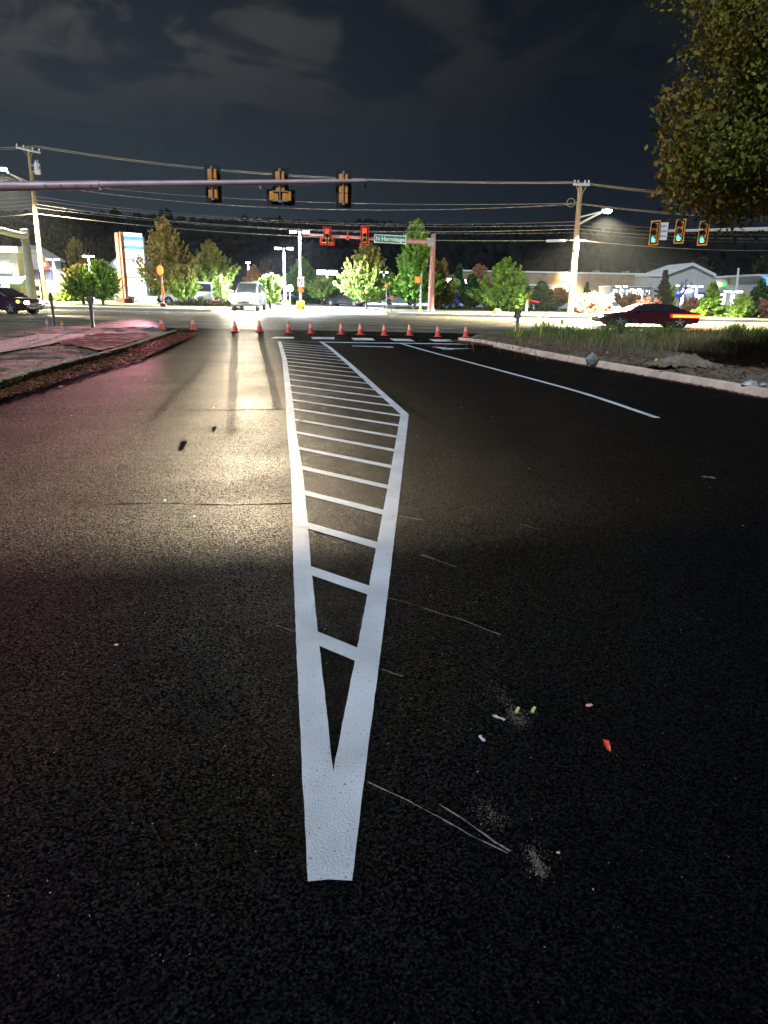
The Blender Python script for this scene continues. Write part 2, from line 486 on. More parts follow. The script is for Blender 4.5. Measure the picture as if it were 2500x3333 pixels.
M['flag_blue'] = mat('blue flag', (0.05, 0.22, 0.75), 0.6)
M['tape'] = mat('yellow ribbon', (0.75, 0.62, 0.06), 0.6)
M['brown_leaf'] = leafmat('fallen brown leaves', (0.17, 0.062, 0.022), (0.26, 0.12, 0.05), 0.3, 0.1)
M['red_leaf_pile'] = leafmat('fallen red leaves', (0.26, 0.06, 0.035), (0.34, 0.11, 0.07), 0.35, 0.1)
M['pale_leaf'] = leafmat('fallen pale leaves', (0.42, 0.36, 0.26), (0.55, 0.48, 0.36), 0.4, 0.05)
M['chalk_crumb'] = mat('chalk crumbs', (0.20, 0.145, 0.12), 0.9)
M['red_leaf'] = mat('bright red leaf', (0.75, 0.06, 0.01), 0.5)
M['weed'] = leafmat('weeds', (0.22, 0.20, 0.08), (0.34, 0.29, 0.13), 0.4, 0.3)
M['green_weed'] = leafmat('green weeds', (0.11, 0.19, 0.04), (0.18, 0.27, 0.07), 0.45, 0.3)
M['lamp_white'] = glow('white lamp lens', (0.85, 0.93, 1.0), 40)
M['lamp_warm'] = glow('street lamp lens', (1.0, 0.97, 0.86), 60)
M['head_lens'] = glow('headlamp lens', (1.0, 0.93, 0.78), 2500)
M['head_soft'] = glow('soft headlamp lens', (1.0, 0.95, 0.88), 40)
M['amber'] = glow('amber lamp', (1.0, 0.38, 0.05), 6)
M['tail'] = glow('tail lamp', (1.0, 0.03, 0.01), 6)
M['tail_streak'] = glow('tail lamp light streak', (1.0, 0.16, 0.02), 7)
M['tail_halo'] = glow('red halo of light streak', (1.0, 0.02, 0.01), 0.8)
M['beacon'] = glow('red orange beacon', (1.0, 0.06, 0.008), 9)
M['red_lit'] = glow('lit red lens', (1.0, 0.02, 0.02), 5)
M['green_lit'] = glow('lit green lens', (0.05, 1.0, 0.75), 5)
M['orange_lit'] = glow('lit hand symbol', (1.0, 0.22, 0.03), 1.2)
M['sign_white'] = glow('lit white panel', (0.93, 0.95, 1.0), 2.2)
M['sign_cyan'] = glow('lit cyan panel', (0.16, 0.62, 1.0), 1.0)
M['sign_blue'] = glow('lit blue panel', (0.12, 0.40, 1.0), 1.3)
M['sign_magenta'] = glow('lit magenta panel', (0.85, 0.05, 0.75), 1.2)
M['store_white'] = glow('lit store letters', (0.80, 0.90, 1.0), 9)
M['store_red'] = glow('lit red store sign', (1.0, 0.06, 0.03), 5)
M['store_blue'] = glow('lit blue store sign', (0.10, 0.14, 1.0), 4)
M['store_green'] = glow('lit green store sign', (0.05, 0.9, 0.15), 2.5)
M['store_yellow'] = glow('lit yellow store sign', (1.0, 0.75, 0.2), 5)
M['shop_glass'] = glow('lit shop window', (0.95, 0.98, 0.92), 1.6)
M['wall_pack'] = glow('wall lamp lens', (1.0, 0.93, 0.80), 50)
M['wall_pack_orange'] = glow('orange wall lamp lens', (1.0, 0.62, 0.2), 40)
M['canopy_light'] = glow('violet white canopy strip', (0.80, 0.78, 1.0), 4)
M['hot_paint'] = None


def paintcar(name, col):
    return mat(name, col, 0.3, 0.2, var=.05, coat=0.6)


def spot(parent, loc, to, power, col, size, blend, radius):
    d = bpy.data.lights.new("lamp_light", 'SPOT')
    d.energy = power; d.color = col; d.spot_size = R(size); d.spot_blend = blend; d.shadow_soft_size = radius
    o = bpy.data.objects.new("lamp_light", d); COL.objects.link(o)
    o.parent = parent; o.location = loc
    o.rotation_euler = (Vector(to)).to_track_quat('-Z', 'Y').to_euler()
    return o


# ------------------------------------------------------------------ ground, roads, verges, kerbs
def fbm(x, y, seed=0, oct=4):
    r = np.zeros_like(x, dtype=float)
    rng = np.random.default_rng(seed)
    a, f = 1.0, 1.0
    for _ in range(oct):
        for _ in range(3):
            th = rng.uniform(0, 2 * math.pi); ph = rng.uniform(0, 6.28)
            r += a / 3 * np.sin((x * math.cos(th) + y * math.sin(th)) * f * rng.uniform(.8, 1.3) * 2 + ph)
        a *= .55; f *= 2.1
    return r


def grid_mesh(name, xs, ys, zf, m, mask=None, smooth=True):
    X, Y = np.meshgrid(xs, ys)
    Z = zf(X, Y)
    V = np.stack([X.ravel(), Y.ravel(), Z.ravel()], 1)
    nx, ny = len(xs), len(ys)
    i, j = np.meshgrid(np.arange(nx - 1), np.arange(ny - 1))
    a = (j * nx + i).ravel()
    Fc = np.stack([a, a + 1, a + nx + 1, a + nx], 1)
    if mask is not None:
        cx = V[Fc].mean(1); Fc = Fc[mask(cx[:, 0], cx[:, 1])]
    me = np_mesh(name, V, Fc, m)
    if smooth: me.shade_smooth()
    return me


g = MB(); g.quad((-900, -60, -0.06), (900, -60, -0.06), (900, 1500, -0.06), (-900, 1500, -0.06))
tag(g.build('ground', M['grass']), 'dark grassy ground spreading out to the wooded hills', 'ground', kind='structure')
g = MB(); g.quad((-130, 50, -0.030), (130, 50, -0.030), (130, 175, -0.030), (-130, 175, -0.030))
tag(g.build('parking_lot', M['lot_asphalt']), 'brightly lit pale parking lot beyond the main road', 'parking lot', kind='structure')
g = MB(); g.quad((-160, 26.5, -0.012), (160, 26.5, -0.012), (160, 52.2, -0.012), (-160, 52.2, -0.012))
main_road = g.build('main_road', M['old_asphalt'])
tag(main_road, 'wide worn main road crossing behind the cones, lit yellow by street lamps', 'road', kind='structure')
for yy in (40.2, 40.5):
    g = MB(); g.quad((-160, yy, -0.008), (160, yy, -0.008), (160, yy + .12, -0.008), (-160, yy + .12, -0.008)); g.build('centre_line', M['yellow_paint'], main_road)
for k in range(-16, 17):
    for yy in (34.0, 46.0):
        g = MB(); g.quad((k * 9, yy, -0.008), (k * 9 + 3, yy, -0.008), (k * 9 + 3, yy + .12, -0.008), (k * 9, yy + .12, -0.008)); g.build('lane_dash', M['thin_paint'], main_road)

# fresh asphalt of the side road, a polygon between its two kerbs, flaring into the main road
KR = [G(*p) for p in [(1557, 1122), (1650, 1140), (1819, 1175), (2133, 1232), (2500, 1300)]]
KR = [Vector((2.35, 24.3, 0))] + KR + [Vector((7.3, 6.5, 0)), Vector((8.2, 1.0, 0)), Vector((8.6, -8, 0))]
KL = [G(*p) for p in [(578, 1090), (405, 1152), (251, 1197), (100, 1243), (0, 1276)]]
KL = KL + [Vector((-5.55, 6.5, 0)), Vector((-5.3, 1.0, 0)), Vector((-5.2, -8, 0))]
poly = [(p.x - 0.04, p.y) for p in KL] + [(p.x + 0.04, p.y) for p in KR[::-1]]
poly = [(-9.8, 28.9), (-8.4, 26.2)] + poly + [(2.6, 25.6), (5.0, 28.2), (9, 30.0), (-9.8, 30.0)]
g = MB(); g.add([(x, y, 0) for x, y in poly], [tuple(range(len(poly)))])
side_road = g.build('side_road', M['new_asphalt'])
tag(side_road, 'freshly laid black asphalt side road running from the camera to the cones', 'road', kind='structure')
import bmesh
_bm = bmesh.new(); _bm.from_mesh(side_road.data); bmesh.ops.triangulate(_bm, faces=_bm.faces[:])
for f_ in _bm.faces:
    if f_.normal.z < 0: f_.normal_flip()
_bm.to_mesh(side_road.data); _bm.free()


def resample(pts, step):
    out = []
    for a, b in zip(pts[:-1], pts[1:]):
        a, b = Vector(a), Vector(b)
        n = max(1, int((b - a).length / step))
        out += [a.lerp(b, i / n) for i in range(n)]
    return out + [Vector(pts[-1])]


def smooth_line(pts, step=0.25):
    P = [Vector(p) for p in pts]
    P = [P[0] * 2 - P[1]] + P + [P[-1] * 2 - P[-2]]
    out = []
    for i in range(1, len(P) - 2):
        n = max(2, int((P[i + 1] - P[i]).length / step))
        for k in range(n):
            t = k / n
            out.append(0.5 * ((2 * P[i]) + (P[i + 1] - P[i - 1]) * t + (2 * P[i - 1] - 5 * P[i] + 4 * P[i + 1] - P[i + 2]) * t * t
                              + (3 * P[i] - P[i - 1] - 3 * P[i + 1] + P[i + 2]) * t ** 3))
    return out + [P[-2]]


def strip(pts, w, z, name, m, parent, step=0.05, jit=0.0013, w2=None):
    pts = resample(pts, step)
    L_, R_ = [], []
    for i, p in enumerate(pts):
        d = (pts[min(i + 1, len(pts) - 1)] - pts[max(i - 1, 0)]).normalized()
        n = Vector((-d.y, d.x, 0))
        ww = w if w2 is None else w + (w2 - w) * i / (len(pts) - 1)
        L_.append(p + n * (ww / 2 + random.uniform(-jit, jit))); R_.append(p - n * (ww / 2 + random.uniform(-jit, jit)))
    mb = MB()
    mb.add([(q.x, q.y, z) for q in L_ + R_], [(i, i + 1, len(pts) + i + 1, len(pts) + i) for i in range(len(pts) - 1)])
    return mb.build(name, m, parent)


# gore chevron: two 10 cm lines that open from a V, a corner on the right, and evenly spaced slanted bars
GL = [(-0.138, 1.57), (-0.21, 2.05), (-0.345, 2.98), (-0.475, 3.89), (-0.60, 4.83), (-0.80, 6.27), (-1.09, 8.15), (-1.465, 10.73), (-1.835, 13.19), (-2.41, 17.02), (-3.44, 23.2)]
GR = [(-0.122, 1.57), (-0.10, 2.05), (-0.052, 2.98), (-0.008, 3.9), (0.04, 4.87), (0.11, 6.35), (0.25, 9.42)]
GD = [(0.25, 9.42), (0.01, 10.9), (-0.415, 13.53), (-0.96, 16.85), (-1.69, 21.1), (-2.13, 23.3)]
strip([Vector((x, y, 0)) for x, y in GL], 0.104, 0.0003, 'gore_line', M['paint'], side_road)
strip([Vector((x, y, 0)) for x, y in GR], 0.108, 0.0005, 'gore_line', M['paint'], side_road)
strip([Vector((x, y, 0)) for x, y in GD], 0.108, 0.0004, 'gore_line', M['paint'], side_road)


def at_y(line, y):
    for (x0, y0), (x1, y1) in zip(line[:-1], line[1:]):
        if y0 <= y <= y1: return x0 + (x1 - x0) * (y - y0) / (y1 - y0)
    return line[-1][0]


sl = math.tan(R(-38))
for k in range(0, 24):
    y0 = 2.76 + 0.745 * k           # where the bar would cross x = 0
    a = b = None
    for i in range(400):
        x = 0.6 - i * 0.012
        y = y0 + sl * x
        rx = at_y(GR, y) if y < 9.42 else at_y(GD, y)
        if b is None and x <= rx: b = Vector((x, y, 0))
        if y < 23.2 and x <= at_y(GL, y): a = Vector((x, y, 0)); break
    if a is None or b is None: continue
    d = (b - a).normalized()
    strip([a + d * 0.02, b - d * 0.005], 0.098, 0.0006, 'gore_bar', M['paint'] if k < 12 else M['thin_paint'], side_road)

ll = smooth_line([G(1296, 1115.5), G(1400, 1145), G(1550, 1185), G(1700, 1225), G(1900, 1280), G(2140, 1360)], 0.4)
strip(ll, 0.10, 0.0010, 'lane_line', M['paint'], side_road)
strip([G(870, 1110), G(1040, 1113)], 0.2, 0.0010, 'stop_line', M['chalk_faint'], side_road)
strip([G(1040, 1113.5), G(1545, 1120.5)], 0.30, 0.0016, 'stop_line', M['paint'], side_road)
for q in ([(880, 1101), (895, 1096), (958, 1097), (956, 1101.5)], [(1012, 1097), (1088, 1097.5), (1089, 1104), (1018, 1103)],
          [(1143, 1099.5), (1212, 1100.5), (1221, 1107.5), (1152, 1107)], [(1268, 1102), (1335, 1103.5), (1351, 1110.5), (1284, 1109.5)],
          [(1396, 1104), (1465, 1105), (1477, 1111.5), (1413, 1111)]):
    mb = MB(); mb.quad(*[G(x, y, 0.0012) for x, y in q]); mb.build('crosswalk_dash', M['paint'], side_road)
for q in ([(1145, 1124.7), (1257, 1127.7), (1275, 1128), (1284, 1131), (1263, 1131), (1250, 1129.4), (1148, 1127)],
          [(1403, 1129), (1427, 1128.6), (1469, 1133.2), (1540, 1135), (1477, 1136), (1472, 1137.8), (1443, 1136.7), (1418, 1131)]):
    mb = MB(); mb.add([G(x, y, 0.0012) for x, y in q], [tuple(range(len(q)))]); mb.build('turn_arrow', M['thin_paint'], side_road)
# chalk string lines left by the layout crew, the spilled paint and scuffs
for a, b, w, mm in (((1196, 2545), (1655, 2778), .006, 'chalk'), ((1430, 2618), (1662, 2772), .009, 'chalk'), ((1240, 2178), (1312, 2203), .007, 'chalk'),
                    ((1262, 1945), (1480, 2010), .008, 'chalk_faint'), ((1480, 2010), (1630, 2066), .010, 'chalk'), ((1370, 1806), (1485, 1846), .010, 'chalk'),
                    ((1300, 1679), (1372, 1692), .014, 'chalk'), ((900, 2035), (958, 2056), .008, 'chalk_faint'), ((1325, 1596), (1392, 1610), .014, 'chalk_faint'),
                    ((1690, 1705), (1760, 1725), .012, 'chalk_faint')):
    a_, b_ = G(*a), G(*b)
    n_ = Vector((a_.y - b_.y, b_.x - a_.x, 0)).normalized() * (b_ - a_).length * .012
    strip([a_, a_.lerp(b_, .3) + n_, a_.lerp(b_, .55) + n_ * .4, a_.lerp(b_, .8) - n_ * .7, b_], w * .55, 0.0012, 'chalk_line', M[mm], side_road, step=.03, jit=w * .3)


M['wave_shade'] = mat('undulation shade', (0.0022, 0.0021, 0.0024), 0.9, spec=0.0)  # flat dark strips put in for shade lines of the undulating surface
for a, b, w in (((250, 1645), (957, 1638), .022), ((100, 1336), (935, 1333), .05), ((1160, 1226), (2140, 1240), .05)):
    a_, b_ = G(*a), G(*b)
    strip([a_, a_.lerp(b_, .35) + Vector((0, .05, 0)), a_.lerp(b_, .7) - Vector((0, .03, 0)), b_], w * .5, 0.0002, 'shade_strip', M['wave_shade'], side_road, jit=w * .3, w2=w)


def splash(poly, name, mm):
    pts = []
    n = len(poly)
    for i in range(n):
        a, b = Vector((*poly[i], 0)), Vector((*poly[(i + 1) % n], 0))
        for k in range(4):
            q = a.lerp(b, k / 4); pts.append(G(q.x + random.uniform(-2.5, 2.5), q.y + random.uniform(-2.5, 2.5), 0.0014))
    c = sum(pts, Vector()) / len(pts)
    mb = MB(); mb.add(pts + [c], [(i, (i + 1) % len(pts), len(pts)) for i in range(len(pts))]); mb.build(name, M[mm], side_road)


splash([(1599, 2327), (1612, 2327), (1648, 2342), (1640, 2345)], 'paint_drip', 'paint')
splash([(1557, 2394), (1566, 2394), (1582, 2413), (1572, 2414)], 'paint_drip', 'paint')
splash([(2278, 1548), (2300, 1549), (2333, 1557), (2300, 1556)], 'paint_drip', 'chalk')


def kerb(pts, h, w, out, m, root, cuts, rough=0.0):
    """kerb stones along a line; out = +1 when the verge lies to the right of travel"""
    P = resample(smooth_line(pts, 0.5), 0.06 if rough else 0.3)
    s = [0.0]
    for a, b in zip(P[:-1], P[1:]): s.append(s[-1] + (b - a).length)
    segs, cur = [], [0]
    nxt = cuts
    for i in range(1, len(P)):
        cur.append(i)
        if s[i] >= nxt or i == len(P) - 1:
            segs.append(cur); cur = [i]; nxt += cuts
    for si, ids in enumerate(segs):
        prof = [(0.0, -0.05), (0.0, h * .3), (0.012, h * .62), (0.022, h * .9), (0.045, h), (w * .6, h + .004), (w, h), (w, -0.05)]
        mb = MB(); K = len(prof)
        for j, i in enumerate(ids):
            p = P[i]
            d = (P[min(i + 1, len(P) - 1)] - P[max(i - 1, 0)]).normalized()
            n = Vector((d.y, -d.x, 0)) * out
            e = 0.006 if (j == 0) else (-0.006 if j == len(ids) - 1 else 0)
            for q, (a, z) in enumerate(prof):
                jj = rough * (random.random() - .5) if 0 < q < K - 1 else 0
                hz = rough * 0.7 * (random.random() - .5) if q in (3, 4, 5, 6) else 0
                mb.v.append(tuple(p + n * (a + jj) + d * e + Vector((0, 0, z + hz))))
        for j in range(len(ids) - 1):
            for q in range(K - 1):
                a = j * K + q; mb.f.append((a, a + 1, a + K + 1, a + K))
        mb.f.append(tuple(range(K))); mb.f.append(tuple(range((len(ids) - 1) * K, len(ids) * K))[::-1])
        mb.build('kerb_stone', m, root, smooth=not rough)


kr = bpy.data.objects.new('kerb', None); COL.objects.link(kr)
tag(kr, 'pale cast kerb curving along the right edge of the side road', 'kerb', kind='structure')
kerb(KR, 0.15, 0.17, -1, M['kerb'], kr, 3.0)
kl = bpy.data.objects.new('kerb', None); COL.objects.link(kl)
tag(kl, 'old crumbling ribbed kerb along the left edge of the side road', 'kerb', kind='structure')
kerb(KL, 0.15, 0.16, 1, M['old_kerb'], kl, 3.4, rough=0.022)


def xr(y):
    P = smooth_line(KR, 0.5)
    ys = np.array([p.y for p in P][::-1]); xs = np.array([p.x for p in P][::-1])
    return np.interp(y, ys, xs)


def xl(y):
    P = smooth_line(KL, 0.5)
    ys = np.array([p.y for p in P][::-1]); xs = np.array([p.x for p in P][::-1])
    return np.interp(y, ys, xs)


def near_r(x):       # where the right verge ends at the main road
    return np.interp(x, [2.3, 3.2, 4.5, 7, 12, 60], [24.4, 25.6, 27.0, 29.0, 30.5, 31.0])


def zr(x, y):
    d = np.clip((x - xr(y) - 0.16) / 0.6, 0, 1); e = np.clip((near_r(x) - y) / 0.8, 0, 1)
    return 0.115 + 0.10 * d + (0.05 * fbm(x, y, 3) + .03 * fbm(x * 4, y * 4, 5)) * d * np.minimum(e + .2, 1) - (1 - e) * 0.11


me = grid_mesh('right_verge', np.concatenate([np.arange(2.3, 16, .16), np.arange(16, 60.1, 1.5)]), np.arange(-8, 31.2, .16), zr, M['soil'],
               lambda x, y: (x > xr(y) + 0.10) & (y < near_r(x)))
tag(link('right_verge', me), 'bare dirt verge with weeds behind the right kerb', 'verge', kind='structure')


def zl(x, y):
    d = np.clip((xl(y) - x - 0.16) / 0.6, 0, 1)
    e = np.clip((27.6 - y) / 1.0, 0, 1)
    return 0.12 + 0.05 * d + (.025 * fbm(x, y, 8) + .02 * fbm(x * 4, y * 4, 9)) * d - (1 - e) * .15


me = grid_mesh('left_verge', np.concatenate([np.arange(-60, -16, 1.5), np.arange(-16, -5.0, .16)]), np.arange(-8, 27.8, .16), zl, M['soil'],
               lambda x, y: (x < xl(np.minimum(y, 24.9)) - 0.10) & (y < 27.7) & (x < np.where(y > 25, -7.6 - (y - 25) * .5, 0)))
tag(link('left_verge', me), 'brown dirt verge with dead stalks behind the left kerb', 'verge', kind='structure')

mb = MB(); pl = [G(x, y, .20) for x, y in ((-900, 1165), (-300, 1190), (0, 1146), (154, 1121), (285, 1090), (345, 1085.5), (131, 1086), (0, 1110), (-300, 1135))]
pl = [Vector((-40, 17.5, .2))] + [G(x, y, .215) for x, y in ((0, 1147), (154, 1121), (285, 1090.5), (345, 1085.5), (131, 1086.5), (0, 1110))] + [Vector((-40, 21.5, .2))]
n_ = len(pl)
mb.add([(p.x, p.y, p.z) for p in pl] + [(p.x, p.y, 0.05) for p in pl], [tuple(range(n_))[::-1]] + [(i, (i + 1) % n_, n_ + (i + 1) % n_, n_ + i) for i in range(n_)])
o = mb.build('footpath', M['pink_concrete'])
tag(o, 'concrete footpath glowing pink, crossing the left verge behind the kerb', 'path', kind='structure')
mp_ = [G(x, y, .19) for x, y in ((190, 1118), (285, 1092), (350, 1088), (540, 1090), (470, 1112), (400, 1136), (310, 1138))]
xs_ = [p.x for p in mp_]; ys_ = [p.y for p in mp_]


def inpoly(x, y, P):
    r = np.zeros(x.shape, bool)
    for i in range(len(P)):
        x0, y0, x1, y1 = P[i].x, P[i].y, P[i - 1].x, P[i - 1].y
        c = ((y0 > y) != (y1 > y)) & (x < (x1 - x0) * (y - y0) / (y1 - y0 + 1e-12) + x0)
        r ^= c
    return r


me = grid_mesh('mulch_bed', np.arange(min(xs_), max(xs_), .09), np.arange(min(ys_), max(ys_), .09),
               lambda x, y: zl(x, y) + .035 + .02 * RNG.random(x.shape), M['mulch'], lambda x, y: inpoly(x, y, mp_) & (x < xl(y) - .2))
tag(link('mulch_bed', me), 'reddish mulch patch between the pink footpath and left kerb', 'mulch', kind='structure')


def litter(name, label, n, fn, size, m, zf, cat='leaves', flat=0.5):
    P = np.array([fn() for _ in range(n)])
    z = zf(P[:, 0], P[:, 1])
    ang = RNG.uniform(0, 6.28, n); s = size * RNG.uniform(.5, 1.2, n)
    tilt = RNG.uniform(-flat, flat, (n, 2))
    ca, sa = np.cos(ang), np.sin(ang)
    V = []
    for u, v in ((-1, 0), (0, -.6), (1, 0), (0, .6)):
        x = (u * ca - v * sa) * s; y = (u * sa + v * ca) * s
        zz = z + .008 + np.abs(tilt[:, 0] * x + tilt[:, 1] * y) * 1.2 + RNG.uniform(0, .006, n)
        V.append(np.stack([P[:, 0] + x, P[:, 1] + y, zz], 1))
    V = np.stack(V, 1).reshape(-1, 3)
    Fc = np.arange(4 * n).reshape(-1, 4)
    o = link(name, np_mesh(name, V, Fc, m))
    return tag(o, label, cat, kind='stuff')


KRs, KLs = resample(smooth_line(KR[:7], .5), .1), resample(smooth_line(KL[:6], .5), .1)


def on_kerb(line, side, wid, base=0.0):
    def fn():
        p = random.choice(line); return (p.x + side * (base + abs(random.gauss(0, wid))), p.y + random.uniform(-.06, .06))
    return fn


zero = lambda x, y: np.zeros_like(x) + .002
litter('leaf_litter', 'brown fallen leaves drifted against the foot of the right kerb', 2600, on_kerb(KRs, -1, .07), .035, M['brown_leaf'], zero)


def tip_fn():
    p = random.choice(KRs[:22]); return (p.x - abs(random.gauss(0, .20)), p.y + random.gauss(0, .12) - .1)


litter('leaf_litter', 'heap of brown leaves at the far rounded end of the right kerb', 900, tip_fn, .05, M['brown_leaf'], lambda x, y: .02 + .03 * RNG.random(x.shape))


def band_l():
    p = random.choice(KLs[:]); t = min(1, max(0, (p.y - 10) / 14)); w = .42 + .35 * math.sin(t * 3.1)
    return (p.x + random.uniform(0, 1) ** 1.3 * w, p.y + random.uniform(-.1, .1))


litter('leaf_litter', 'thick band of brown and red leaves in the gutter by the old left kerb', 6500, band_l, .042, M['brown_leaf'], lambda x, y: .004 + .03 * RNG.random(x.shape))


def band_l2():
    p = random.choice(KLs[:70]); return (p.x + random.uniform(0, .75), p.y + random.uniform(-.1, .1))


litter('leaf_litter', 'red lit fallen leaves at the far end of the left gutter', 1700, band_l2, .055, M['red_leaf_pile'], lambda x, y: .02 + .035 * RNG.random(x.shape))
litter('leaf_litter', 'brown leaves strewn on the dirt behind the right kerb', 2600, lambda: (lambda p: (p.x + .2 + abs(random.gauss(0, 1.3)), p.y + random.uniform(-.4, .4)))(random.choice(KRs[:110])), .04, M['brown_leaf'], lambda x, y: zr(x, y))


def scat():
    y = random.uniform(4.0, 24)
    return (random.uniform(max(-5.5, -.62 * y - 1), min(.62 * y + 1, 5.5)), y)


litter('leaf_litter', 'small pale leaf crumbs scattered thinly over the black asphalt', 130, scat, .013, M['pale_leaf'], zero)
litter('leaf_litter', 'tiny pale stone chips sprinkled over the near asphalt', 420, lambda: (random.uniform(-1.4, 1.8), random.uniform(.75, 4.5)), .0026, M['pale_leaf'], zero, cat='chips')
def smear():
    (a, b, w) = random.choice((((1600, 2230), (1700, 2365), 16), ((1650, 2320), (1705, 2370), 10), ((1715, 2760), (1770, 2865), 16), ((1728, 2775), (1768, 2862), 7), ((1570, 2610), (1610, 2690), 20)))
    t = random.random() ** .7
    q = G(a[0] + (b[0] - a[0]) * t + random.gauss(0, w) * random.choice((.6, 1, 2)), a[1] + (b[1] - a[1]) * t + random.gauss(0, w * .8))
    return (q.x, q.y)


litter('chalk_dust', 'crumbs of pinkish chalk dust smeared over the dark right asphalt', 1300, smear, .0024, M['chalk_crumb'], zero, cat='dust')
litter('leaf_litter', 'dead stalks and brown leaves lying on the left dirt verge', 2400, lambda: (random.uniform(-13, -6.2), random.uniform(9, 22)), .035, M['brown_leaf'], lambda x, y: zl(x, y))


def blades(name, label, n, fn, hmin, hmax, wid, m, zf, lean=.5):
    P = np.array([fn() for _ in range(n)]); z = zf(P[:, 0], P[:, 1]) - .02
    h = RNG.uniform(hmin, hmax, n); a = RNG.uniform(0, 6.28, n); l = RNG.normal(0, lean, n) * h
    b = RNG.uniform(0, 6.28, n); dx, dy = np.cos(b) * l, np.sin(b) * l
    wx, wy = np.cos(a) * wid, np.sin(a) * wid
    def pt(t, w): return np.stack([P[:, 0] + dx * t * t + wx * w, P[:, 1] + dy * t * t + wy * w, z + h * t * (1 - .15 * t)], 1)
    V = np.stack([pt(0, -1), pt(0, 1), pt(.55, .8), pt(.55, -.8), pt(1, .1), pt(1, -.1)], 1).reshape(-1, 3)
    k = np.arange(n)[:, None] * 6
    Fc = np.concatenate([k + np.array([[0, 1, 2, 3]]), k + np.array([[3, 2, 4, 5]])], 0)
    return tag(link(name, np_mesh(name, V, Fc, m)), label, 'weeds', kind='stuff')


def wz(x, y): return zr(x, y)


blades('weeds', 'straw coloured tall weeds in the middle of the right verge', 8000, lambda: (random.gauss(9.5, 2.4), random.gauss(21.0, 1.5)), .10, .42, .007, M['weed'], wz)
blades('weeds', 'green weeds along the main road edge of the right verge', 7000, lambda: (lambda x: (x, float(near_r(x)) - .5 - abs(random.gauss(0, 1.2))))(random.uniform(4.0, 24)), .08, .30, .012, M['green_weed'], wz)
CL = [(random.uniform(5, 20), 0) for _ in range(26)]
CL = [(x, random.uniform(20.5, max(21.0, float(near_r(x)) - .8))) for x, _ in CL]


def clump():
    c = random.choice(CL); return (c[0] + random.gauss(0, .16), c[1] + random.gauss(0, .16))


blades('weeds', 'ragged taller weed clumps standing out of the right verge', 2600, clump, .25, .72, .010, M['green_weed'], wz, .38)
blades('weeds', 'tall dead seed stalks scattered over the right verge', 420, lambda: (random.uniform(4.5, 20), random.uniform(19.5, 28)), .30, .75, .005, M['weed'], wz, .3)
blades('weeds', 'long dry grass at the right end of the verge', 5000, lambda: (random.uniform(9, 24), random.uniform(20.5, 27)), .10, .32, .008, M['weed'], wz)
blades('weeds', 'thin dead stalks sticking out of the left dirt verge', 500, lambda: (random.uniform(-12, -6.3), random.uniform(10, 20)), .06, .28, .004, M['weed'], lambda x, y: zl(x, y), .8)

# far side of the main road: kerbed lawns either side of the shop entrance
def verge_pad(name, label, x0, x1, y0, y1, m, rad=1.6):
    pts = []
    for cx_, cy_, a0 in ((x1 - rad, y0 + rad, -90), (x1 - .3, y1 - .3, 0), (x0 + .3, y1 - .3, 90), (x0 + rad, y0 + rad, 180)):
        r_ = rad if cy_ < (y0 + y1) / 2 else .3
        for k in range(7):
            t = R(a0 + 15 * k); pts.append((cx_ + r_ * math.cos(t), cy_ + r_ * math.sin(t)))
    mb = MB(); mb.prism(pts, -.06, .14)
    o = mb.build(name, m); tag(o, label, 'verge', kind='structure')
    c = Vector(((x0 + x1) / 2, (y0 + y1) / 2, 0))
    mb = MB(); n = len(pts)
    outp = [(x + (.16 if x > c.x else -.16) * (1 if abs(x - c.x) > (x1 - x0) / 2 - 1.7 else 0), y + (.16 if y > c.y else -.16)) for x, y in pts]
    vs = [(x, y, .16) for x, y in pts] + [(x, y, .16) for x, y in outp] + [(x, y, -.06) for x, y in outp]
    fs = []
    for i in range(n):
        j = (i + 1) % n
        fs += [(i, j, n + j, n + i), (n + i, n + j, 2 * n + j, 2 * n + i)]
    mb.add(vs, fs); mb.build('kerb_edge', M['concrete'], o)
    return o


EL = G(690, 1018).x
ER = G(1235, 1026).x
verge_pad('far_verge', 'kerbed strip of pale lawn across the main road under the pylon sign', -110, EL - .3, 52.4, 80, M['lawn'], 2.0)
verge_pad('far_verge', 'kerbed strip of lawn across the main road under the mast pole', ER + .2, 110, 52.6, 74, M['lawn'], 2.0)
mb = MB(); mb.quad((-110, 53.2, .146), (EL - 1.6, 53.2, .146), (EL - 1.6, 55.0, .146), (-110, 55.0, .146))
tag(mb.build('footpath', M['concrete']), 'concrete footpath on the far lawn left of the shop entrance', 'path', kind='structure')
mb = MB(); mb.quad((ER + 1.4, 53.4, .146), (110, 53.4, .146), (110, 55.2, .146), (ER + 1.4, 55.2, .146))
tag(mb.build('footpath', M['concrete']), 'concrete footpath on the far lawn right of the shop entrance', 'path', kind='structure')
mb = MB(); mb.quad((EL + .1, 52.3, -.016), (ER, 52.3, -.016), (ER, 80, -.016), (EL + .1, 80, -.016))
tag(mb.build('entrance_drive', M['concrete']), 'white lit concrete entrance drive into the shop car park', 'road', kind='structure')

# hills
HP = [(-900, 700), (-300, 690), (0, 688), (300, 692), (600, 704), (900, 716), (1250, 724), (1500, 734), (1700, 737), (2000, 744), (2500, 757), (3400, 780)]
hx = np.array([Q(x, y, 620).x for x, y in HP]); hz = np.array([Q(x, y, 620).z for x, y in HP])


def zh(x, y):
    top = np.interp(x, hx, hz) - 9
    t = np.clip((y - 230) / 390, 0, 1); t = t * t * (3 - 2 * t)
    b = np.clip(1 - (y - 620) / 500, 0, 1)
    return -0.3 + top * t * b + (2.2 * fbm(x * .03, y * .03, 21, 5) + 1.5 * fbm(x * .12, y * .12, 22, 3)) * t


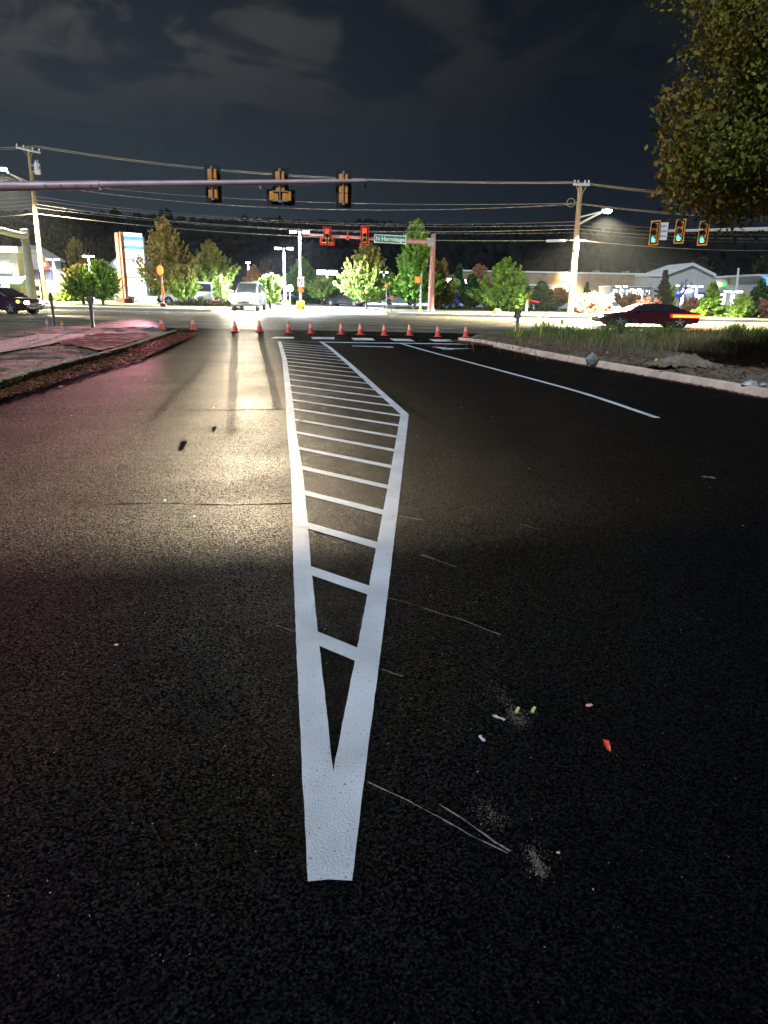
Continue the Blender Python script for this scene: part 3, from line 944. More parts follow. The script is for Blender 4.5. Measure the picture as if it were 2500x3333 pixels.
me = grid_mesh('hills', np.arange(-700, 700, 6.0), np.arange(225, 1000, 7.0), zh, M['hill'])
tag(link('hills', me), 'dark wooded hills along the skyline behind the shops', 'hills', kind='structure')


def blob_crowns(n, fn, m):
    base = MB().ball((0, 0, 0), 1, 9, 6)
    bv = np.array(base.v); tri = [f for f in base.f if len(f) == 4]
    Vs, Fs = [], []
    for i in range(n):
        x, y, z, r, hh = fn()
        nz = 1 + .35 * RNG.standard_normal(len(bv))[:, None] * .7
        v = bv * nz * np.array([r, r, hh]) + np.array([x, y, z])
        Fs.append(np.array(tri) + len(bv) * i); Vs.append(v)
    return np.concatenate(Vs), np.concatenate(Fs)


def ridge_fn():
    x = random.uniform(-420, 480)
    y = random.choice([random.uniform(560, 640), random.uniform(300, 560)])
    r = random.uniform(2.2, 4.2) if y > 500 else random.uniform(2.5, 5)
    if random.random() < .06 and y < 560: r *= 1.4
    z = float(zh(np.array([x]), np.array([y]))[0])
    return x, y, z + r * .5, r, r * random.uniform(.8, 1.3)


v_, f_ = blob_crowns(2600, ridge_fn, None)
tag(link('far_woods', np_mesh('far_woods', v_, f_, M['far_leaf'])), 'far dark woods covering the hills and their skyline', 'woods', kind='stuff')


# ------------------------------------------------------------------ trees
def leaf_cloud(P, D, size, rng, vary=(.6, 1.25)):
    """one small folded quad per point"""
    n = len(P)
    a = rng.standard_normal((n, 3)); a /= np.linalg.norm(a, axis=1)[:, None]
    a = a * .8 + D * .6; a /= np.linalg.norm(a, axis=1)[:, None]
    b = np.cross(a, rng.standard_normal((n, 3))); b /= np.linalg.norm(b, axis=1)[:, None]
    s = size * rng.uniform(vary[0], vary[1], n)[:, None]
    V = np.stack([P - a * s, P - b * s * .55, P + a * s, P + b * s * .55], 1).reshape(-1, 3)
    return V, np.arange(4 * n).reshape(-1, 4)


def crown_points(h, r, zb, shape, nspray, nleaf, rng, fluff=.11):
    Ps, Ds, branches = [], [], []
    ph = rng.uniform(0, 6.28, 3)
    for i in range(nspray):
        t = (i + rng.random()) / nspray                 # height up the crown where the tip ends
        if shape == 'oval': env = r * 1.12 * (math.sin(math.pi * min(1, (t * .82 + .17))) ** .72) * (1 - .36 * t)
        elif shape == 'cone': env = r * (1 - t) ** .85 + .08 * r
        elif shape == 'round': env = r * math.sin(math.pi * (t * .8 + .2)) ** .5
        else: env = r * (.35 + .65 * t ** .6) * (1 - max(0, t - .8) * 1.5)     # vase
        env *= rng.uniform(.72, 1.08)
        az = rng.uniform(0, 2 * math.pi)
        env *= 1 + .20 * math.sin(2 * az + ph[0] + 3 * t) + .16 * math.sin(3 * az + ph[1] - 5 * t) + .10 * math.sin(7 * t + ph[2])
        z1 = zb + (h - zb) * (t * .97 + .03)
        if shape == 'cone': z0 = z1 - env * .15
        elif shape == 'vase': z0 = zb * .6 + (z1 - zb) * .15
        else: z0 = max(zb * .75, z1 - env * rng.uniform(1.1, 2.1) - .22 * t * (h - zb))
        tip = np.array([env * math.cos(az), env * math.sin(az), z1]); st = np.array([0, 0, z0])
        d = tip - st; Ln = np.linalg.norm(d); d = d / Ln
        k = nleaf
        s = rng.uniform(.30 if shape != 'vase' else .2, 1.0, k) ** .8
        sag = -.10 * Ln * (s - s * s) * 2
        P = st + np.outer(s * Ln, d); P[:, 2] += sag
        P += rng.standard_normal((k, 3)) * (fluff * r * (1.12 - s))[:, None] * .8
        Ps.append(P); Ds.append(np.repeat(d[None], k, 0)); branches.append((st, tip))
    return np.concatenate(Ps), np.concatenate(Ds), branches


def tree(name, label, cat, loc, h, r, zb, shape, m, seed, nspray=60, nleaf=45, leaf=.15, trunk=.11, group=None, fluff=.115, stems=1):
    rng = np.random.default_rng(seed)
    t = thing(name, label, cat, loc, rng.uniform(0, 6.28), group)
    P, D, br = crown_points(h, r, zb, shape, nspray, nleaf, rng, fluff)
    V, Fc = leaf_cloud(P, D, leaf, rng)
    link('crown', np_mesh('crown', V, Fc, m), t)
    mb = MB()
    lean = rng.uniform(-.15, .15, 2)
    mb.tube([(0, 0, -.1), (lean[0] * .3, lean[1] * .3, zb * .7), (lean[0], lean[1], h * .55), (lean[0] * 1.3, lean[1] * 1.3, h * .9)], [trunk * 1.25, trunk, trunk * .6, trunk * .15], 8)
    for a, b in br[::max(1, len(br) // 14)]:
        mid = (a + b) / 2; mid[2] -= .05
        mb.tube([a + np.array([lean[0] * .6, lean[1] * .6, 0]), mid, a + (b - a) * .92], [trunk * .38, trunk * .24, trunk * .06], 5)
    mb.build('trunk', M['bark'], t, smooth=True, fix=False)
    return t


LM = {
    'bright': leafmat('bright green leaves', (0.198, 0.393, 0.061), (0.288, 0.455, 0.078)),
    'lime': leafmat('lime leaves', (0.396, 0.621, 0.121), (0.540, 0.704, 0.172)),
    'turning': leafmat('green leaves turning orange', (0.198, 0.338, 0.057), (0.360, 0.310, 0.086), blend=(.35, .95)),
    'olive': leafmat('olive leaves turning tan', (0.252, 0.310, 0.061), (0.486, 0.373, 0.121), blend=(.15, .7)),
    'orange': leafmat('orange brown leaves', (0.360, 0.310, 0.086), (0.612, 0.310, 0.138), blend=(.1, .6)),
    'pine': leafmat('dark evergreen needles', (0.054, 0.138, 0.046), (0.072, 0.166, 0.052)),
    'spruce': leafmat('blue green needles', (0.084, 0.179, 0.069), (0.108, 0.207, 0.081)),
    'pink': leafmat('pinkish red leaves', (0.42, 0.20, 0.14), (0.62, 0.30, 0.22), .6),
    'dim': leafmat('dim olive leaves', (0.05, 0.06, 0.028), (0.075, 0.07, 0.03)),
    'dimbrown': leafmat('dim brown leaves', (0.09, 0.07, 0.03), (0.12, 0.08, 0.04)),
    'maple': leafmat('dark maple leaves', (0.17, 0.16, 0.018), (0.22, 0.175, 0.02), .3, .2),
}


def px_tree(name, label, cat, px, top, base, wpx, Y, shape, m, seed, zb=.28, group='trees along the shop car park', **k):
    """stand a tree where the photo shows it: px = trunk column, top = tip row, wpx = crown width"""
    p = Q(px, base, Y); tp = Q(px, top, Y)
    h = tp.z; r = wpx / F * Y * .5 * 1.05
    return tree(name, label, cat, (p.x, Y, 0), h, r, h * zb, shape, LM[m], seed, group=group, **k)


BIG = dict(nspray=150, nleaf=46, leaf=.20)
MID = dict(nspray=100, nleaf=42, leaf=.17)
SML = dict(nspray=70, nleaf=36, leaf=.15)
T = px_tree
T('maple_tree', 'tall olive and tan tree just right of the lit pylon sign', 'tree', 548, 704, 992, 150, 70, 'oval', 'olive', 1, .20, **BIG)
T('maple_tree', 'low green tree in front of the tall tan tree, by the red beacon', 'tree', 600, 860, 992, 95, 66, 'round', 'turning', 2, .26, **MID)
T('maple_tree', 'orange topped tree above the round clipped hedges', 'tree', 690, 782, 988, 135, 72, 'oval', 'turning', 3, .22, **BIG)
T('small_tree', 'yellow lit little tree left of the white headlamps', 'tree', 722, 895, 985, 60, 67, 'round', 'lime', 4, .22, **SML)
T('small_tree', 'orange brown young tree above the pickup headlamps', 'tree', 828, 862, 985, 70, 80, 'oval', 'orange', 5, .25, **MID)
T('maple_tree', 'dim brown tree in the dark behind the short lamp pole', 'tree', 868, 838, 975, 75, 98, 'oval', 'dimbrown', 6, .25, **MID)
T('small_tree', 'pale green bushy tree between the headlamps and short lamp pole', 'tree', 880, 892, 992, 90, 64, 'round', 'lime', 7, .25, **MID)
T('maple_tree', 'bright green tree behind the keep right sign', 'tree', 985, 838, 978, 120, 92, 'oval', 'bright', 8, .3, **BIG)
T('small_tree', 'flat topped glowing yellow green tree right of the tall lamp pole', 'tree', 1048, 892, 985, 95, 84, 'round', 'lime', 9, .35, **MID)
T('small_tree', 'second glowing yellow green tree beside the flat topped one', 'tree', 1082, 900, 985, 70, 86, 'round', 'lime', 10, .35, **SML)
T('maple_tree', 'broad green tree below the single red signal', 'tree', 1192, 782, 1006, 165, 68, 'oval', 'turning', 11, .18, **BIG)
T('maple_tree', 'tallest green tree behind the street name sign', 'tree', 1348, 712, 1008, 165, 67, 'oval', 'bright', 12, .15, **BIG)
T('small_tree', 'olive tree tucked right of the red mast pole', 'tree', 1437, 842, 1000, 75, 70, 'oval', 'olive', 13, .15, **MID)
T('pine_tree', 'dark evergreen showing above the glowing yellow tree', 'tree', 1490, 862, 990, 62, 95, 'cone', 'pine', 14, .2, **MID)
T('small_tree', 'glowing yellow tree beneath the dark evergreen', 'tree', 1478, 905, 990, 70, 82, 'round', 'lime', 15, .3, **MID)
T('maple_tree', 'round orange brown tree in front of the tan store', 'tree', 1556, 858, 985, 80, 92, 'round', 'orange', 16, .2, **MID)
T('pine_tree', 'dark green conical tree left of the big bright green tree', 'tree', 1530, 890, 1004, 90, 72, 'oval', 'pine', 17, .16, **MID)
T('maple_tree', 'big bright green tree left of the right utility pole', 'tree', 1640, 838, 1005, 175, 66, 'oval', 'bright', 18, .08, **BIG)
T('spruce_tree', 'blue green spruce between the bright green tree and utility pole', 'tree', 1757, 918, 1004, 105, 70, 'cone', 'spruce', 19, .1, **MID)
T('small_tree', 'rusty orange tree left of the right utility pole', 'tree', 1812, 936, 1000, 75, 74, 'round', 'orange', 20, .3, **MID)
T('bush', 'pink leaved bush in the lights right of the utility pole base', 'bush', 1895, 948, 1022, 75, 62, 'vase', 'pink', 21, .1, group='bushes on the far lawn', **SML)
T('small_tree', 'thin dark evergreen standing behind the pink bush', 'tree', 1903, 920, 1015, 40, 75, 'cone', 'pine', 22, .1, **SML)
T('bush', 'largest pink red bush ahead of the passing dark car', 'bush', 1948, 955, 1024, 85, 62, 'vase', 'pink', 23, .05, group='bushes on the far lawn', **MID)
T('bush', 'orange pink bush above the roof of the passing car', 'bush', 2043, 950, 1015, 85, 75, 'vase', 'orange', 24, .05, group='bushes on the far lawn', **MID)
T('bush', 'dull pink bush below the bare tree behind the passing car', 'bush', 2110, 965, 1024, 70, 64, 'vase', 'pink', 25, .05, group='bushes on the far lawn', **SML)
T('pine_tree', 'tall narrow dark conifer left of the gabled store', 'tree', 2150, 882, 1020, 58, 72, 'cone', 'dim', 26, .08, **MID)
T('small_tree', 'yellow green shrub lit beside the narrow dark conifer', 'tree', 2172, 925, 1020, 48, 74, 'round', 'lime', 27, .1, **SML)
T('bush', 'low pale bush in front of the blue store entrance', 'bush', 2245, 968, 1024, 70, 68, 'round', 'orange', 28, .1, group='bushes on the far lawn', **SML)
T('arborvitae', 'bright green cone shaped evergreen right of the gabled store', 'tree', 2308, 922, 1032, 95, 61, 'cone', 'bright', 29, .05, **MID)
T('arborvitae', 'pale yellow green evergreen left of the olive one at the frame edge', 'tree', 2408, 955, 1038, 80, 60, 'oval', 'lime', 30, .05, **MID)
T('small_tree', 'olive evergreen by the blue sign wall at the right edge', 'tree', 2460, 910, 1040, 85, 61, 'cone', 'spruce', 31, .05, **MID)
T('bush', 'small pink bush at the far right edge of the lawn', 'bush', 2490, 968, 1040, 60, 60, 'vase', 'pink', 32, .05, group='bushes on the far lawn', **SML)
# left
T('small_tree', 'dark leaved little tree with lit gaps left of the pylon sign', 'tree', 275, 858, 1000, 115, 62, 'round', 'turning', 33, .28, **MID)
T('small_tree', 'green young tree standing closest to the pylon sign', 'tree', 338, 845, 1004, 105, 61, 'round', 'bright', 34, .22, **MID)
T('bush', 'round yellow green bush behind the left sign posts', 'bush', 215, 938, 985, 60, 72, 'round', 'lime', 35, .05, group='bushes on the far lawn', **SML)
T('bush', 'second round pale bush beside the yellow green one', 'bush', 258, 944, 985, 55, 73, 'round', 'lime', 36, .05, group='bushes on the far lawn', **SML)
T('bush', 'dark green bush behind the lit pylon base', 'bush', 500, 930, 990, 60, 74, 'round', 'spruce', 37, .05, group='bushes on the far lawn', **SML)
T('maple_tree', 'large dim grey green tree rising behind the left shops', 'tree', 240, 688, 960, 165, 135, 'oval', 'dim', 38, .3, nspray=150, nleaf=50, leaf=.3)
T('maple_tree', 'yellowish tree in front of the large dim tree', 'tree', 262, 770, 960, 85, 108, 'oval', 'olive', 39, .3, **MID)
T('maple_tree', 'dim brown tree just right of the left utility pole', 'tree', 152, 752, 960, 75, 125, 'oval', 'dimbrown', 40, .3, **MID)
T('maple_tree', 'dim green tree left of the pylon top', 'tree', 375, 765, 960, 130, 130, 'round', 'dim', 41, .2, **BIG)
T('maple_tree', 'dim tan tree above the flat roofed left shop', 'tree', 45, 770, 960, 85, 125, 'round', 'dimbrown', 42, .2, **MID)
T('small_tree', 'olive tree over the stone wall between the two left lamps', 'tree', 312, 780, 960, 70, 118, 'oval', 'dim', 43, .2, **MID)
T('maple_tree', 'dim grey tree at the right edge above the blue sign wall', 'tree', 2475, 830, 960, 110, 175, 'round', 'dim', 44, .2, nspray=90, nleaf=40, leaf=.35)
T('maple_tree', 'small dark tree behind the tan store roof near the pole', 'tree', 2068, 872, 960, 60, 190, 'round', 'dim', 45, .2, nspray=60, nleaf=40, leaf=.3)
T('maple_tree', 'dark rounded tree behind the tan store roof left of the gable', 'tree', 1958, 876, 960, 45, 190, 'round', 'dim', 46, .2, nspray=60, nleaf=40, leaf=.3)
T('maple_tree', 'grey tree in the gloom behind the gabled store', 'tree', 2270, 832, 960, 110, 200, 'round', 'dim', 47, .2, nspray=90, nleaf=40, leaf=.35)
# clipped round hedges by the white van
for px, w, lab in ((560, 55, 'low dark clipped bush by the red beacon pole'), (612, 60, 'round clipped hedge in front of the white van'),
                   (655, 60, 'round clipped hedge beside the white van bonnet'), (708, 75, 'wide brown clipped hedge left of the headlamps'), (752, 50, 'brown clipped hedge closest to the headlamps')):
    T('clipped_hedge', lab, 'hedge', px, 965 if px > 600 else 985, 1000, w, 63, 'round', 'dimbrown' if px > 690 else 'dim', int(px), .02, group='clipped hedges by the car park', nspray=50, nleaf=40, leaf=.10)
mb_ = None


def bare_tree(label, px, top, base, Y, seed, spread):
    rng = random.Random(seed)
    p = Q(px, base, Y); h = Q(px, top, Y).z
    t = thing('bare_tree', label, 'tree', (p.x, Y, 0), 0, 'trees along the shop car park')
    mb = MB(); tw = MB()
    def grow(a, d, ln, r, lv):
        b = a + d * ln
        (mb if lv < 2 else tw).tube([a, a.lerp(b, .5) + Vector((rng.uniform(-.04, .04), rng.uniform(-.04, .04), 0)) * ln, b], [r, r * .8, r * .55], 5)
        if lv < 4:
            for _ in range(3 if lv else 6):
                nd = (d + Vector((rng.uniform(-1, 1), rng.uniform(-1, 1), rng.uniform(-.1, .8))) * spread).normalized()
                grow(a.lerp(b, rng.uniform(.45, 1)), nd, ln * rng.uniform(.5, .75), r * .6, lv + 1)
    grow(Vector((0, 0, 0)), Vector((0, 0, 1)), h * .38, .09, 0)
    mb.build('trunk', M['bark'], t, fix=False); tw.build('twigs', M['bark'], t, fix=False)


bare_tree('leafless tree in front of the gabled store front', 2208, 872, 1010, 90, 5, .7)
bare_tree('small leafless tree behind the passing dark car', 2098, 915, 1015, 72, 6, .7)


# the big tree hanging into the upper right of the view
def big_maple():
    rng = np.random.default_rng(77)
    base = Vector((8.6, 14.2, 0.2))
    t = thing('maple_tree', 'huge dark olive maple overhanging the upper right corner', 'tree', base)
    Ps, Ds, br = [], [], []
    c = np.array([0.0, 0, 7.2])
    edge = [(2215, 20), (2290, 60), (2268, 140), (2250, 190), (2215, 330), (2150, 370), (2190, 430), (2150, 510), (2170, 545), (2205, 585), (2165, 620), (2160, 650), (2190, 660),
            (2240, 635), (2290, 660), (2290, 690), (2330, 715), (2345, 690), (2430, 655), (2520, 665), (2600, 650)]
    tips = []
    for x, y in edge:
        for _ in range(2):
            d_ = rng.uniform(12.2, 15.6); q = Q(x + 30 + rng.uniform(-8, 22), y - 26 + rng.uniform(-14, 12), d_)
            tips.append(np.array(q - base))
    inner = 0
    while inner < 320:
        x, y = rng.uniform(2170, 3000), rng.uniform(-350, 590)
        lim = np.interp(y, [-350, 0, 150, 330, 500, 620, 700], [2420, 2335, 2320, 2285, 2265, 2265, 2330])
        if x < lim: continue
        q = Q(x, y, rng.uniform(11.4, 16.8)); tips.append(np.array(q - base)); inner += 1
    for tip in tips:
        st = np.array([tip[0] * .12, (tip[1]) * .12, max(3.5, tip[2] * .72)])
        d = tip - st; L_ = np.linalg.norm(d); d /= L_
        k = 190
        s = 1 - np.abs(rng.normal(0, .16, k)); s = np.clip(s, .3, 1.02)
        P = st + np.outer(s * L_, d)
        P += rng.standard_normal((k, 3)) * np.array([.11, .11, .09])
        cl = rng.integers(0, 12, k)                      # leaves hang in clusters
        off = rng.standard_normal((12, 3)) * .17
        P = P + off[cl]
        Ps.append(P); Ds.append(np.repeat(np.array([[0, 0, -.6]]), k, 0)); br.append((st, tip))
    P = np.concatenate(Ps); D = np.concatenate(Ds)
    V, Fc = leaf_cloud(P, D, .048, rng, (.4, 1.45))
    link('crown', np_mesh('crown', V, Fc, LM['maple']), t)
    far = [i for i, (a, b) in enumerate(br) if Q(2250, 400, 14).x - base.x + .9 > b[0]]
    Po = []
    for i in range(0, 42):
        st, tip = br[i]
        k = 46
        P = tip + rng.standard_normal((k, 3)) * .17
        Po.append(P)
    Po = np.concatenate(Po)
    V, Fc = leaf_cloud(Po, np.zeros_like(Po), .052, rng, (.4, 1.4))
    o = link('leaf_tips', np_mesh('leaf_tips', V, Fc, leafmat('maple leaves turning orange', (0.30, 0.16, 0.018), (0.26, 0.17, 0.018), .4, .2)), t)
    mb = MB()
    mb.tube([(0, 0, -.3), (.05, .05, 2), (.1, 0, 5), (.1, 0, 8.5), (.15, 0, 12)], [.32, .26, .2, .13, .03], 12)
    for a, b in br[::5]:
        mb.tube([a, (a + b) / 2 + np.array([0, 0, -.15]), a + (b - a) * .95], [.085, .05, .012], 6)
    mb.build('trunk', M['bark'], t, smooth=True, fix=False)
    tw = MB()
    rr = random.Random(4)
    for i in range(60):                                   # bare twigs that show against the sky
        a = Q(rr.uniform(2215, 2260), rr.uniform(225, 290), 14.0) - base
        tw.tube([a, a + Vector((rr.uniform(-.35, .05), rr.uniform(-.1, .1), rr.uniform(-.02, .3)))], [.006, .002], 4)
    tw.build('twigs', M['bark'], t, fix=False)


big_maple()


# ------------------------------------------------------------------ buildings
def text_mesh(s, size, m, depth=0.004):
    c = bpy.data.curves.new("txt", 'FONT'); c.body = s; c.size = size; c.align_x = 'CENTER'; c.align_y = 'CENTER'; c.extrude = depth; c.offset = size * .02
    o = bpy.data.objects.new("txt", c); COL.objects.link(o)
    dg = bpy.context.evaluated_depsgraph_get(); dg.update()
    me = bpy.data.meshes.new_from_object(o.evaluated_get(dg))
    bpy.data.objects.remove(o); bpy.data.curves.remove(c)
    me.materials.clear(); me.materials.append(m)
    me.transform(Matrix.Rotation(R(90), 4, 'X'))
    return me


def X_at(px, Y): return Q(px, 955, Y).x
def Z_at(px, py, Y): return Q(px, py, Y).z


def bld(name, label, x, Y): return thing(name, label, 'building', (x, Y, 0))


def bx(root, name, m, x0, x1, y0, y1, z0, z1, bev=0.0):
    """box given in world metres, stored relative to its thing"""
    L_ = root.location
    return MB().box(x0 - L_.x, x1 - L_.x, y0 - L_.y, y1 - L_.y, z0, z1).build(name, m, root, bevel=bev)


# left flat-roofed shop with teal awning
Y0 = 72
b = bld('flat_roofed_shop', 'white flat roofed shop with teal awning at the left edge', X_at(0, Y0), Y0)
xa, xb, zt = X_at(-420, Y0), X_at(72, Y0), Z_at(40, 822, Y0)
bx(b, 'wall', M['pale_wall'], xa, xb, Y0, Y0 + 2.6, 0, zt)
bx(b, 'cornice', M['trim'], xa - .2, xb + .2, Y0 - .25, Y0 + 2.8, zt, zt + .55)
bx(b, 'pilaster', M['pale_wall'], X_at(-6, Y0), X_at(6, Y0), Y0 - .18, Y0, 0, zt - .01)
bx(b, 'pilaster', M['pale_wall'], xb - .7, xb + .05, Y0 - .18, Y0, 0, zt - .01)
for x0, x1, z0, z1 in ((8, 38, 905, 975), (42, 62, 938, 978), (-60, -14, 905, 975)):
    fr = bx(b, 'window', M['trim'], X_at(x0, Y0), X_at(x1, Y0), Y0 - .06, Y0 + .02, Z_at(40, z1, Y0), Z_at(40, z0, Y0))
    xx0, xx1, zz0, zz1 = X_at(x0, Y0), X_at(x1, Y0), Z_at(40, z1, Y0), Z_at(40, z0, Y0)
    n = 2
    for k in range(n):
        a = xx0 + .08 + (xx1 - xx0 - .08) * k / n; e = a + (xx1 - xx0 - .08) / n - .08
        L_ = b.location
        MB().box(a - L_.x, e - L_.x, -.09, -.05, zz0 + .08, zz1 - .08).build('pane', M['shop_glass'], fr)
aw = MB()
x0, x1 = X_at(8, Y0) - b.location.x, X_at(66, Y0) - b.location.x
z1, z0 = Z_at(40, 898, Y0), Z_at(40, 922, Y0)
aw.prism([(-.02, z1), (-1.5, z0), (-1.5, z0 - .12), (-.02, z0 - .1)], x0, x1 + .9, 'x'); aw.build('awning', M['awning'], b)
for x in (20, 48):
    MB().tube([(X_at(x, Y0) - b.location.x, -1.45, 0), (X_at(x, Y0) - b.location.x, -1.45, z0 - .1)], .05).build('awning_post', M['trim'], b)
rr = random.Random(3)
sg = bx(b, 'sign_board', M['trim'], X_at(5, Y0), X_at(62, Y0), Y0 - .12, Y0 - .02, Z_at(40, 892, Y0), Z_at(40, 846, Y0))
x = X_at(9, Y0); L_ = b.location
while x < X_at(55, Y0):
    w = rr.uniform(.10, .2); hgt = rr.uniform(.45, .8)
    MB().box(x - L_.x, x + w - L_.x, -.22, -.12, Z_at(40, 884, Y0), Z_at(40, 884, Y0) + hgt).build('lit_letter', M['store_white'], sg, bevel=.04)
    x += w + rr.uniform(.05, .1)
bx(b, 'lit_stripe', M['store_blue'], X_at(7, Y0), X_at(8.6, Y0), Y0 - .2, Y0 - .121, Z_at(40, 880, Y0), Z_at(40, 858, Y0))

# gabled pharmacy-like store with dark canopy roof and stone wall
Y0 = 96
b = bld('gabled_shop', 'tan gabled shop with red and blue lit sign behind the left pole', X_at(112, Y0), Y0)
L_ = b.location
bx(b, 'wall', M['stone'], X_at(75, Y0), X_at(216, Y0), Y0, Y0 + 3, 0, Z_at(140, 890, Y0))
gz, ez = Z_at(112, 806, Y0), Z_at(112, 846, Y0)
xs0, xs1, xm = X_at(66, Y0), X_at(176, Y0), X_at(112, Y0)
MB().prism([(xs0 - L_.x, ez - 1.6), (xs1 - L_.x, ez - 1.6), (xs1 - L_.x, ez), (xm - L_.x, gz), (xs0 - L_.x, ez)], -.9, 3, 'y').build('gable', M['pale_wall'], b)
rt = MB()
for (xa_, za), (xb_, zb_) in (((xs0 - .5, ez - .16), (xm, gz + .1)), ((xm, gz + .1), (xs1 + .5, ez - .16))):
    rt.prism([(xa_ - L_.x, za), (xb_ - L_.x, zb_), (xb_ - L_.x, zb_ + .22), (xa_ - L_.x, za + .22)], -1.2, 3.3, 'y')
rt.build('roof', M['trim'], b)
MB().prism([(-.95, ez - 1.2), (-2.6, ez - 3.0), (-2.6, ez - 3.2), (-.0, ez - 3.2), (-.0, ez - 1.2)], xs0 - L_.x - .3, xs1 - L_.x + .3, 'x').build('canopy_roof', M['dark_roof'], b)
s = bx(b, 'sign_board', M['store_white'], X_at(104, Y0), X_at(122, Y0), Y0 - 1.1, Y0 - .9, Z_at(112, 858, Y0), Z_at(112, 828, Y0), .06)
MB().box(X_at(104.5, Y0) - L_.x, X_at(110, Y0) - L_.x, -1.16, -1.1, Z_at(112, 846, Y0), Z_at(112, 832, Y0)).build('lit_letter', M['store_blue'], s)
MB().box(X_at(112, Y0) - L_.x, X_at(121, Y0) - L_.x, -1.16, -1.1, Z_at(112, 838, Y0), Z_at(112, 831, Y0)).build('lit_letter', M['store_red'], s)
for k in range(5):
    MB().box(X_at(104 + k * 3.7, Y0) - L_.x, X_at(106.8 + k * 3.7, Y0) - L_.x, -1.2, -.92, Z_at(112, 865, Y0), Z_at(112, 859.5, Y0)).build('lit_letter', M['store_red'], b)
c = Q(144, 861, Y0 - 1.3) - L_
MB().tube([c, c + Vector((0, .25, 0))], .38, 18).build('round_sign', M['store_red'], b)
MB().tube([c - Vector((0, .03, 0)), c + Vector((0, .05, 0))], .2, 14).build('round_sign', M['store_yellow'], b)
for x in (178, 192, 206):
    bx(b, 'window', M['grey_wall'], X_at(x, Y0), X_at(x + 10, Y0), Y0 - .05, Y0 + .05, 1.0, 2.4)
bx(b, 'wall_cap', M['trim'], X_at(75, Y0), X_at(216.5, Y0), Y0 - .1, Y0 + .35, Z_at(140, 890, Y0), Z_at(140, 890, Y0) + .22)
# low stone retaining wall
Y0 = 84
wl = thing('stone_wall', 'low tan stone retaining wall behind the round lime bushes', 'wall', (X_at(190, Y0), Y0, 0))
xx = X_at(120, Y0)
rr = random.Random(9)
mstone = []
for i in range(4):
    mb = MB().box(-.5, .5, -.2, .2, -.25, .25); me_ = mb.mesh('stone_block', M['stone']); mstone.append(me_)
rowz = 0.0
for row in range(4):
    x = xx + (0 if row % 2 else .45)
    while x < X_at(262, Y0):
        w = rr.uniform(.75, 1.05)
        o = link('stone_block', mstone[rr.randrange(4)], wl, (x - wl.location.x + w / 2, rr.uniform(-.02, .02), row * .5 + .25)); o.scale = (w - .03, 1, .96)
        x += w
bx(wl, 'cap', M['trim'], X_at(118, Y0), X_at(264, Y0), Y0 - .28, Y0 + .28, 2.0, 2.14)

# white rounded-gable shop behind the pylon
Y0 = 112
b = bld('arched_shop', 'white shop with rounded gable and white lit letters behind the pylon', X_at(420, Y0), Y0)
L_ = b.location
bx(b, 'wall', M['pale_wall'], X_at(330, Y0), X_at(660, Y0), Y0, Y0 + 8, 0, Z_at(400, 882, Y0))
arc = [(X_at(366, Y0) - L_.x, 0.01)] + [(X_at(366, Y0) + (X_at(474, Y0) - X_at(366, Y0)) * k / 12 - L_.x, Z_at(400, 866, Y0) + (Z_at(400, 830, Y0) - Z_at(400, 866, Y0)) * math.sin(math.pi * k / 12)) for k in range(13)] + [(X_at(474, Y0) - L_.x, 0.01)]
MB().prism(arc, -.8, 6, 'y').build('gable', M['pale_wall'], b)
rr = random.Random(8)
for k, (xa_, wd, z0, z1) in enumerate(((388, 6, 862, 854), (395, 6, 872, 848), (402, 5, 866, 852), (408, 6, 864, 849), (415, 5, 866, 852), (422, 6, 865, 850), (430, 6, 866, 852))):
    MB().box(X_at(xa_, Y0) - L_.x, X_at(xa_ + wd, Y0) - L_.x, -1.0, -.8, Z_at(400, z0, Y0), Z_at(400, z1, Y0)).build('lit_letter', M['store_white'], b, bevel=.08)
bx(b, 'chimney_block', M['stone'], X_at(360, Y0), X_at(369, Y0), Y0 - .9, Y0 + 1, 0, Z_at(365, 852, Y0))
for k in range(6):
    x = 372 + k * 16
    f_ = bx(b, 'window', M['trim'], X_at(x, Y0), X_at(x + 13, Y0), Y0 - .9, Y0 - .79, .4, 3.0)
    MB().box(X_at(x + 1, Y0) - L_.x, X_at(x + 12, Y0) - L_.x, -.93, -.9, .55, 2.85).build('pane', M['shop_glass'], f_)

# big tan store
Y0 = 150
b = bld('tan_store', 'long tan big box store across the right background', X_at(1850, Y0), Y0)
L_ = b.location
zt = Z_at(1900, 891, Y0)
x0, x1 = X_at(1500, Y0), X_at(2118, Y0)
n = 9
for k in range(n):
    a = x0 + (x1 - x0) * k / n; e = x0 + (x1 - x0) * (k + 1) / n
    bx(b, 'wall_panel', M['tan_wall'], a + .04, e - .04, Y0 - .06 * (k % 2), Y0 + 40, 0, zt - .004 * k)
bx(b, 'parapet_cap', M['trim'], x0 - .1, x1 + .1, Y0 - .2, Y0 + .5, zt, zt + .3)
bx(b, 'loading_canopy', M['trim'], X_at(1705, Y0), X_at(1785, Y0), Y0 - 3, Y0 - .07, Z_at(1750, 931, Y0), Z_at(1750, 925.5, Y0))
bx(b, 'loading_bay', M['dark_roof'], X_at(1706, Y0), X_at(1784, Y0), Y0 - .4, Y0 - .065, .3, Z_at(1750, 931, Y0))
for x in (1620, 1880, 1960, 2060):
    bx(b, 'roof_unit', M['steel'], X_at(x, Y0), X_at(x + 12, Y0), Y0 + 6, Y0 + 9, zt - .1, zt + .9)
for px, mm, w_, in ((1850, 'wall_pack', 1.2), (1836, 'wall_pack_orange', .8)):
    c = Q(px, 903, Y0 - .5) - L_
    o = MB().box(c.x - w_, c.x + w_, c.y - .1, c.y + .35, c.z - .45, c.z + .35).build('wall_lamp', M[mm], b, bevel=.15)
